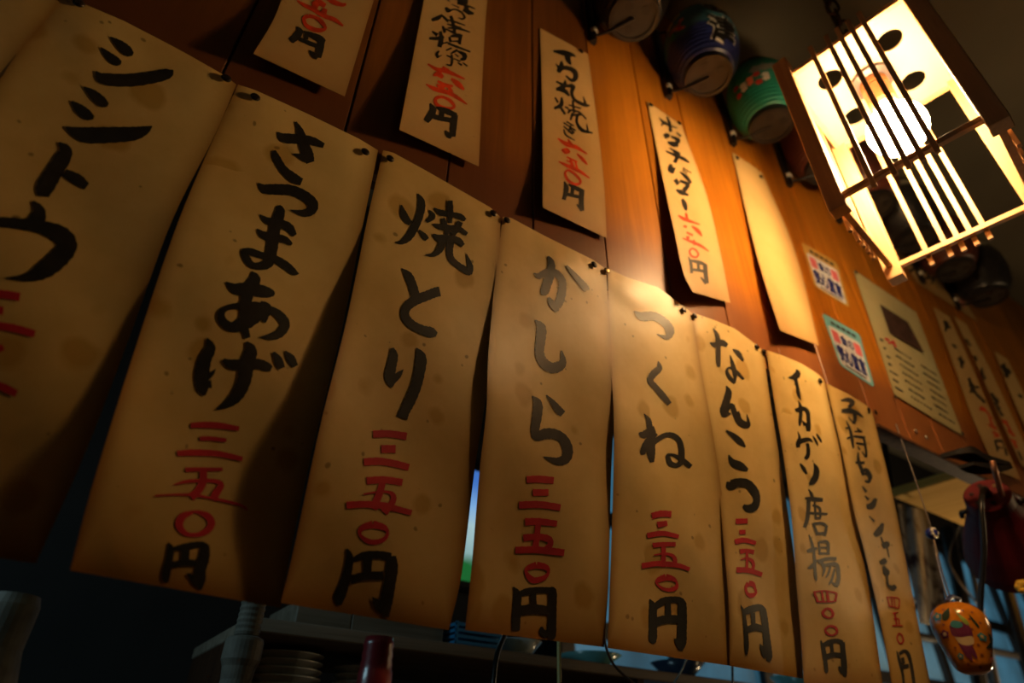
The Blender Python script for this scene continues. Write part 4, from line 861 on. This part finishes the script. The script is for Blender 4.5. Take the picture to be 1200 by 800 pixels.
# honey coloured soffit board
tag(link('soffit_board', box((2.2, .66, CZ + .80), (4.4, .945, CZ + .83), bev=.003), M_HONEY), 'honey coloured wooden board overhead behind the red clamp lamp', 'board')

# red clamp lamp and its black clip
base = at(1156, 579, D=1.95); rimc = at(1186, 638, D=2.09)
axis = (rimc - base).normalized(); Lh = (rimc - base).length
q = axis.to_track_quat('Z', 'Y').to_matrix().to_4x4()
M = T(*base) @ q
cl = empty('clamp_lamp', base, 'dark red metal clamp lamp hanging right of the orange ornament', 'lamp')
M_REDL = plain('red_enamel', (.13, .008, .011), .5, spec=.3)
k_ = 1.95 / FPX / 1.2
link('shade', lathe([(0, 0), (.046, 0), (.0495, .004), (.052, .03), (.060, .06), (.075, .10), (.095, .15), (.110, .20), (.114, .225), (.111, .225), (.106, .2), (.091, .15), (.071, .10), (.056, .06), (.047, .02), (0, .015)], 40, M), M_REDL, cl, smooth=False)
for a in range(6):
    w = a * math.pi / 3 + .3; link('vent_hole', lathe([(0, -.0012), (.0055, -.0012), (.0055, .0003), (0, .0003)], 12, M @ T(.031 * math.cos(w), .031 * math.sin(w), 0)), M_BLACK if a != 2 else M_BRASS, cl)
link('cable_gland', lathe([(0, -.02), (.010, -.02), (.012, -.006), (.013, .0), (0, .0)], 14, M), M_BLACK, cl)
for s in (-1, 1): link('wing_screw', tube_me([M @ Vector((s * .05, 0, .045)), M @ Vector((s * .066, 0, .045)), M @ Vector((s * .07, .0, .06))], .006), M_BLACK, cl)
link('lamp_cable', tube_me([M @ Vector((0, 0, -.018)), at(1150, 590, D=1.86), at(1153, 640, D=1.85), at(1150, 690, D=1.85), at(1148, 735, D=1.85)], .006), M_BLACK, cl, smooth=True)
link('bulb', lathe([(0, .275), (.02, .273), (.035, .255), (.04, .22), (.03, .17), (.018, .12), (0, .12)], 24, M), plain('warm_bulb', (.9, .8, .6), .5, emit=(1, .75, .35), es=1.6), cl, smooth=True, label='glowing bulb')
tp = at(1150, 537, D=1.9)
cp = empty('spring_clip', tp, 'black spring clip gripping the board edge above the red clamp lamp', 'clip')
p = [at(1111, 532, D=1.84), at(1128, 530, D=1.85), at(1150, 538, D=1.87), at(1178, 545, D=1.9)]
def jaw(pts, w, h):
    vs, fs = [], []
    P = [Vector(v) for v in smooth_pts([tuple(v) for v in pts], 5)]; n = len(P)
    for i, c_ in enumerate(P):
        f = i / (n - 1); ww = w * (.55 + .45 * math.sin(math.pi * min(1, f * 1.3 + .15))); hh = h * (.5 + .5 * math.sin(math.pi * f))
        for (a, b_) in ((-1, -1), (1, -1), (1, 1), (-1, 1)): vs.append(c_ + Vector((-.35 * a * ww * .4, a * ww, b_ * hh)))
    for i in range(n - 1):
        for k in range(4): fs.append((4 * i + k, 4 * i + (k + 1) % 4, 4 * i + 4 + (k + 1) % 4, 4 * i + 4 + k))
    fs += [(3, 2, 1, 0), tuple(4 * (n - 1) + k for k in range(4))]; return pym(vs, fs)
link('upper_jaw', jaw(p, .022, .010), M_MATTE, cp)
link('lower_jaw', jaw([at(1132, 545, D=1.84), at(1150, 549, D=1.86), at(1168, 550, D=1.88), at(1180, 548, D=1.9)], .020, .008), M_MATTE, cp)
link('spring', tube_me([at(1163, 540, D=1.83), at(1166, 552, D=1.83), at(1170, 566, D=1.87), at(1174, 580, D=1.92)], .006), plain('copper_braid', (.5, .25, .15), .35, metal=.8), cp, smooth=True, label='copper coloured spring')

# orange painted ornament on its cord
c = at(1133, 752, Y=.597)
k_ = (RM.T @ np.array([c.x, c.y, c.z - CZ]))[2] / FPX     # metres per pixel at that depth
orn = empty('hanging_ornament', c, 'orange glazed ornament painted with a purple bird and flowers, hanging on a cord', 'ornament')
down = (at(1145, 792, Y=.597) - at(1118, 706, Y=.597)).normalized()
q = down.to_track_quat('Z', 'Y').to_matrix().to_4x4()
top_ = at(1117, 707, Y=.597); M = T(*top_) @ q; u_ = k_ * .86
OP = [(0, 0), (6, 0), (16, 2), (26, 8), (33, 18), (35, 30), (33, 44), (29, 58), (25, 72), (20, 84), (12, 89), (0, 90)]
OPs = [(max(0, p_[0]), p_[1]) for p_ in smooth_pts(OP, 4)]
M_ORN = plain('orange_glaze', (.62, .21, .012), .18, coat=.6, noise=.12, scale=30)
link('body', lathe([(r * u_, z * u_) for r, z in OPs], 40, M), M_ORN, orn, smooth=True)
def orn_r(z):
    zs = [p_[1] for p_ in OPs]; rs = [p_[0] for p_ in OPs]; return float(np.interp(z, zs, rs))
Mi = M.inverted(); cl_ = Mi @ Vector((0, 0, CZ)); ca = math.atan2(cl_.y, cl_.x)
# screen-right direction on the ornament, to place the painting on its visible side
rt = Mi.to_3x3() @ Vector(tuple(RM[:, 0])); sgn = 1 if (-math.sin(ca) * rt.x + math.cos(ca) * rt.y) > 0 else -1
def orn_pt(sx, z, off=.6):
    r = orn_r(z) + off; s = max(-.98, min(.98, sx / max(r, 1))); a = ca + sgn * math.asin(s)
    return M @ Vector((r * u_ * math.cos(a), r * u_ * math.sin(a), z * u_))
def blob(name, pts, mat, off=.6):
    P = smooth_pts(pts + [pts[0]], 4)[:-1]; cx_ = sum(p_[0] for p_ in P) / len(P); cz_ = sum(p_[1] for p_ in P) / len(P)
    ring = [orn_pt(p_[0], p_[1], off) for p_ in P]; mid = [orn_pt((p_[0] + cx_) / 2, (p_[1] + cz_) / 2, off + .1) for p_ in P]; n = len(P)
    vs = ring + mid + [orn_pt(cx_, cz_, off + .15)]
    fs = [(i, (i + 1) % n, n + (i + 1) % n, n + i) for i in range(n)] + [(n + i, n + (i + 1) % n, 2 * n) for i in range(n)]
    link(name, pym(vs, fs), mat, orn)
def opx(x, y):       # crop of the photo (6.67x at 1080,680) -> ornament coordinates: across, down
    X, Y_ = 1080 + x / 6.667, 680 + y / 6.667
    dx, dy = 27. , 86.; ln = math.hypot(dx, dy); ex = (dx / ln, dy / ln); rx = (ex[1], -ex[0])
    vx, vy = X - 1117, Y_ - 707; return (vx * rx[0] + vy * rx[1], vx * ex[0] + vy * ex[1])   # one unit is one pixel, like the profile
M_PUR = plain('paint_plum', (.16, .03, .08), .25); M_CRM = plain('paint_cream', (.6, .45, .25), .3); M_TEA = plain('paint_teal', (.06, .25, .28), .25)
M_LEAF = plain('paint_leaf', (.28, .36, .06), .25); M_DKL = plain('paint_dark', (.03, .05, .03), .25)
def B(name, pts, mat, off=.6): blob(name, [opx(*p_) for p_ in pts], mat, off)
B('painted_wing', [(245, 450), (300, 400), (380, 400), (415, 470), (410, 510), (340, 520), (270, 520)], M_PUR)
B('painted_wing', [(285, 530), (340, 520), (410, 490), (425, 540), (390, 570), (330, 575)], M_CRM, .8)
B('painted_tail', [(310, 570), (400, 550), (450, 650), (420, 640), (390, 590), (420, 680), (370, 660)], M_PUR, .7)
B('painted_head', [(250, 430), (270, 400), (320, 395), (345, 420), (320, 450), (270, 455)], M_TEA, 1.)
B('painted_leaf', [(235, 285), (190, 350), (190, 405), (225, 405), (245, 360)], M_DKL)
B('painted_leaf', [(268, 282), (310, 350), (350, 400), (390, 405), (375, 370), (320, 330)], M_LEAF)
B('painted_leaf', [(380, 305), (410, 360), (455, 405), (455, 380), (420, 340)], M_DKL)
B('painted_leaf', [(515, 400), (540, 440), (530, 500), (505, 545), (555, 500), (555, 440)], M_DKL)
for (x_, y_, s_, mm) in ((480, 465, 36, M_TEA), (150, 380, 40, M_TEA), (210, 520, 38, M_PUR), (555, 610, 26, R_), (330, 670, 26, M_TEA)):
    B('painted_flower', [(x_ + s_ * math.cos(q_ * math.pi / 5) * (1 if q_ % 2 else .75), y_ + s_ * math.sin(q_ * math.pi / 5) * (1 if q_ % 2 else .75)) for q_ in range(10)], mm)
    B('flower_centre', [(x_ + s_ * .4 * math.cos(q_ * math.pi / 3), y_ + s_ * .4 * math.sin(q_ * math.pi / 3)) for q_ in range(6)], M_CRM, 1.0)
for (x_, y_) in ((190, 310), (340, 290), (405, 280), (390, 350), (465, 350), (410, 430), (455, 540), (480, 610), (200, 445), (290, 610), (385, 715), (470, 710), (540, 560)):
    B('painted_dot', [(x_ + 11 * math.cos(q_ * math.pi / 3), y_ + 11 * math.sin(q_ * math.pi / 3)) for q_ in range(6)], plain('dot_brown', (.25, .06, .01), .3) if 'dot_brown' not in bpy.data.materials else bpy.data.materials['dot_brown'])
link('top_knot', tube_me([orn_pt(-12, 0, 0), at(1110, 704, Y=.597), at(1115, 699, Y=.597), at(1124, 702, Y=.597)], 3.2 * u_), plain('blue_white_cord', (.06, .07, .2), .4), orn, smooth=True, label='blue corded knot')
cd = empty('bead_cord', at(1052, 505, Y=.597), 'thin dark cord hung from the board edge with a blue flowered bead', 'cord')
link('string', tube_me([at(1050, 497, Y=.597), at(1072, 560, Y=.597), at(1092, 622, Y=.597), at(1104, 670, Y=.597), at(1115, 703, Y=.597), top_], .0014), plain('string', (.16, .12, .1), .6), cd, smooth=True)
link('second_string', tube_me([at(1094, 630, Y=.597), at(1100, 665, Y=.597), at(1111, 703, Y=.597), top_], .0014), plain('string_pale', (.3, .25, .2), .6), cd, smooth=True)
bc = at(1092, 625, Y=.597)
def ball(c_, r, seg=20): return lathe([(max(0, r * math.sin(math.pi * k / 12)), -r * math.cos(math.pi * k / 12)) for k in range(13)], seg, T(*c_))
bead = link('bead', ball(bc, 8.5 * u_), plain('cobalt_glass', (.03, .04, .25), .15, coat=.5), cd, smooth=True, label='cobalt blue bead')
for k in range(7):
    a = k * .9; d_ = Vector((math.cos(a) * .7 - .3, -.55, math.sin(a) * .8)).normalized(); link('white_petal', ball(bc + d_ * 7.2 * u_, 2.6 * u_, 10), M_WHITE, bead, smooth=True)

# hanging plastic sheet with dark smudges, and clutter poles
ps = Sheet([(1052, 590), (1062, 650), (1072, 700), (1078, 730)], [(1085, 598), (1100, 660), (1108, 700), (1114, 738)], lambda u, v: .90 + .012 * math.sin(9 * u + 3 * v))
m, t, b = nt('cloudy_plastic'); b.inputs['Base Color'].default_value = (.5, .48, .46, 1); b.inputs['Roughness'].default_value = .3
tc = N(t, 'ShaderNodeTexCoord'); nz = N(t, 'ShaderNodeTexNoise', i_Scale=18., i_Detail=3.); L(t, tc.outputs['Object'], nz.inputs['Vector'])
r = N(t, 'ShaderNodeValToRGB'); r.color_ramp.elements[0].position = .36; r.color_ramp.elements[0].color = (.07, .04, .05, 1); r.color_ramp.elements[1].position = .5; r.color_ramp.elements[1].color = (.5, .48, .45, 1)
L(t, nz.outputs[0], r.inputs[0]); L(t, r.outputs[0], b.inputs['Base Color'])
tag(link('plastic_bag', ps.mesh(10, 16, .0008), m, smooth=True), 'cloudy plastic bag with dark smudges hanging right of the last strip', 'bag')
rack = empty('utensil_rack', at(1120, 640, Y=1.15), 'dark metal rack with poles and hanging gear behind the orange ornament', 'rack')
M_POLE = plain('dull_metal', (.22, .2, .19), .4, metal=.6)
def pole(a, b_, Y, r, mat): link('pole', tube_me([at(*a, Y=Y), at(*b_, Y=Y)], r, n=2), mat, rack)
pole((1036, 520), (1075, 800), 1.25, .016, M_BLACK); pole((1122, 590), (1168, 800), 1.2, .012, M_POLE); pole((1110, 620), (1150, 810), 1.3, .03, M_BLACK)
pole((1060, 742), (1200, 770), 1.3, .016, M_BLACK); pole((1040, 690), (1110, 720), 1.4, .014, M_BLACK); pole((1160, 620), (1215, 810), 1.1, .022, M_BLACK)
pole((1135, 600), (1150, 690), 1.1, .006, plain('pale_handle', (.4, .36, .3), .5))
cable('jute_cord', [at(1126, 612, Y=1.19), at(1112, 650, Y=1.17), at(1120, 675, Y=1.16), at(1135, 695, Y=1.16), at(1152, 714, Y=1.19)], .004, plain('jute', (.35, .28, .2), .8), 'pale knotted cord hanging behind the red clamp lamp', 'cord')
tag(link('yellow_paper_flower', join(*[ball(at(1198 + 4 * math.cos(k), 687 + 4 * math.sin(k), D=2.0), .009, 10) for k in range(6)]), plain('yellow_petals', (.8, .45, .03), .5), smooth=True), 'small yellow flower decoration cut by the right picture edge', 'decoration')
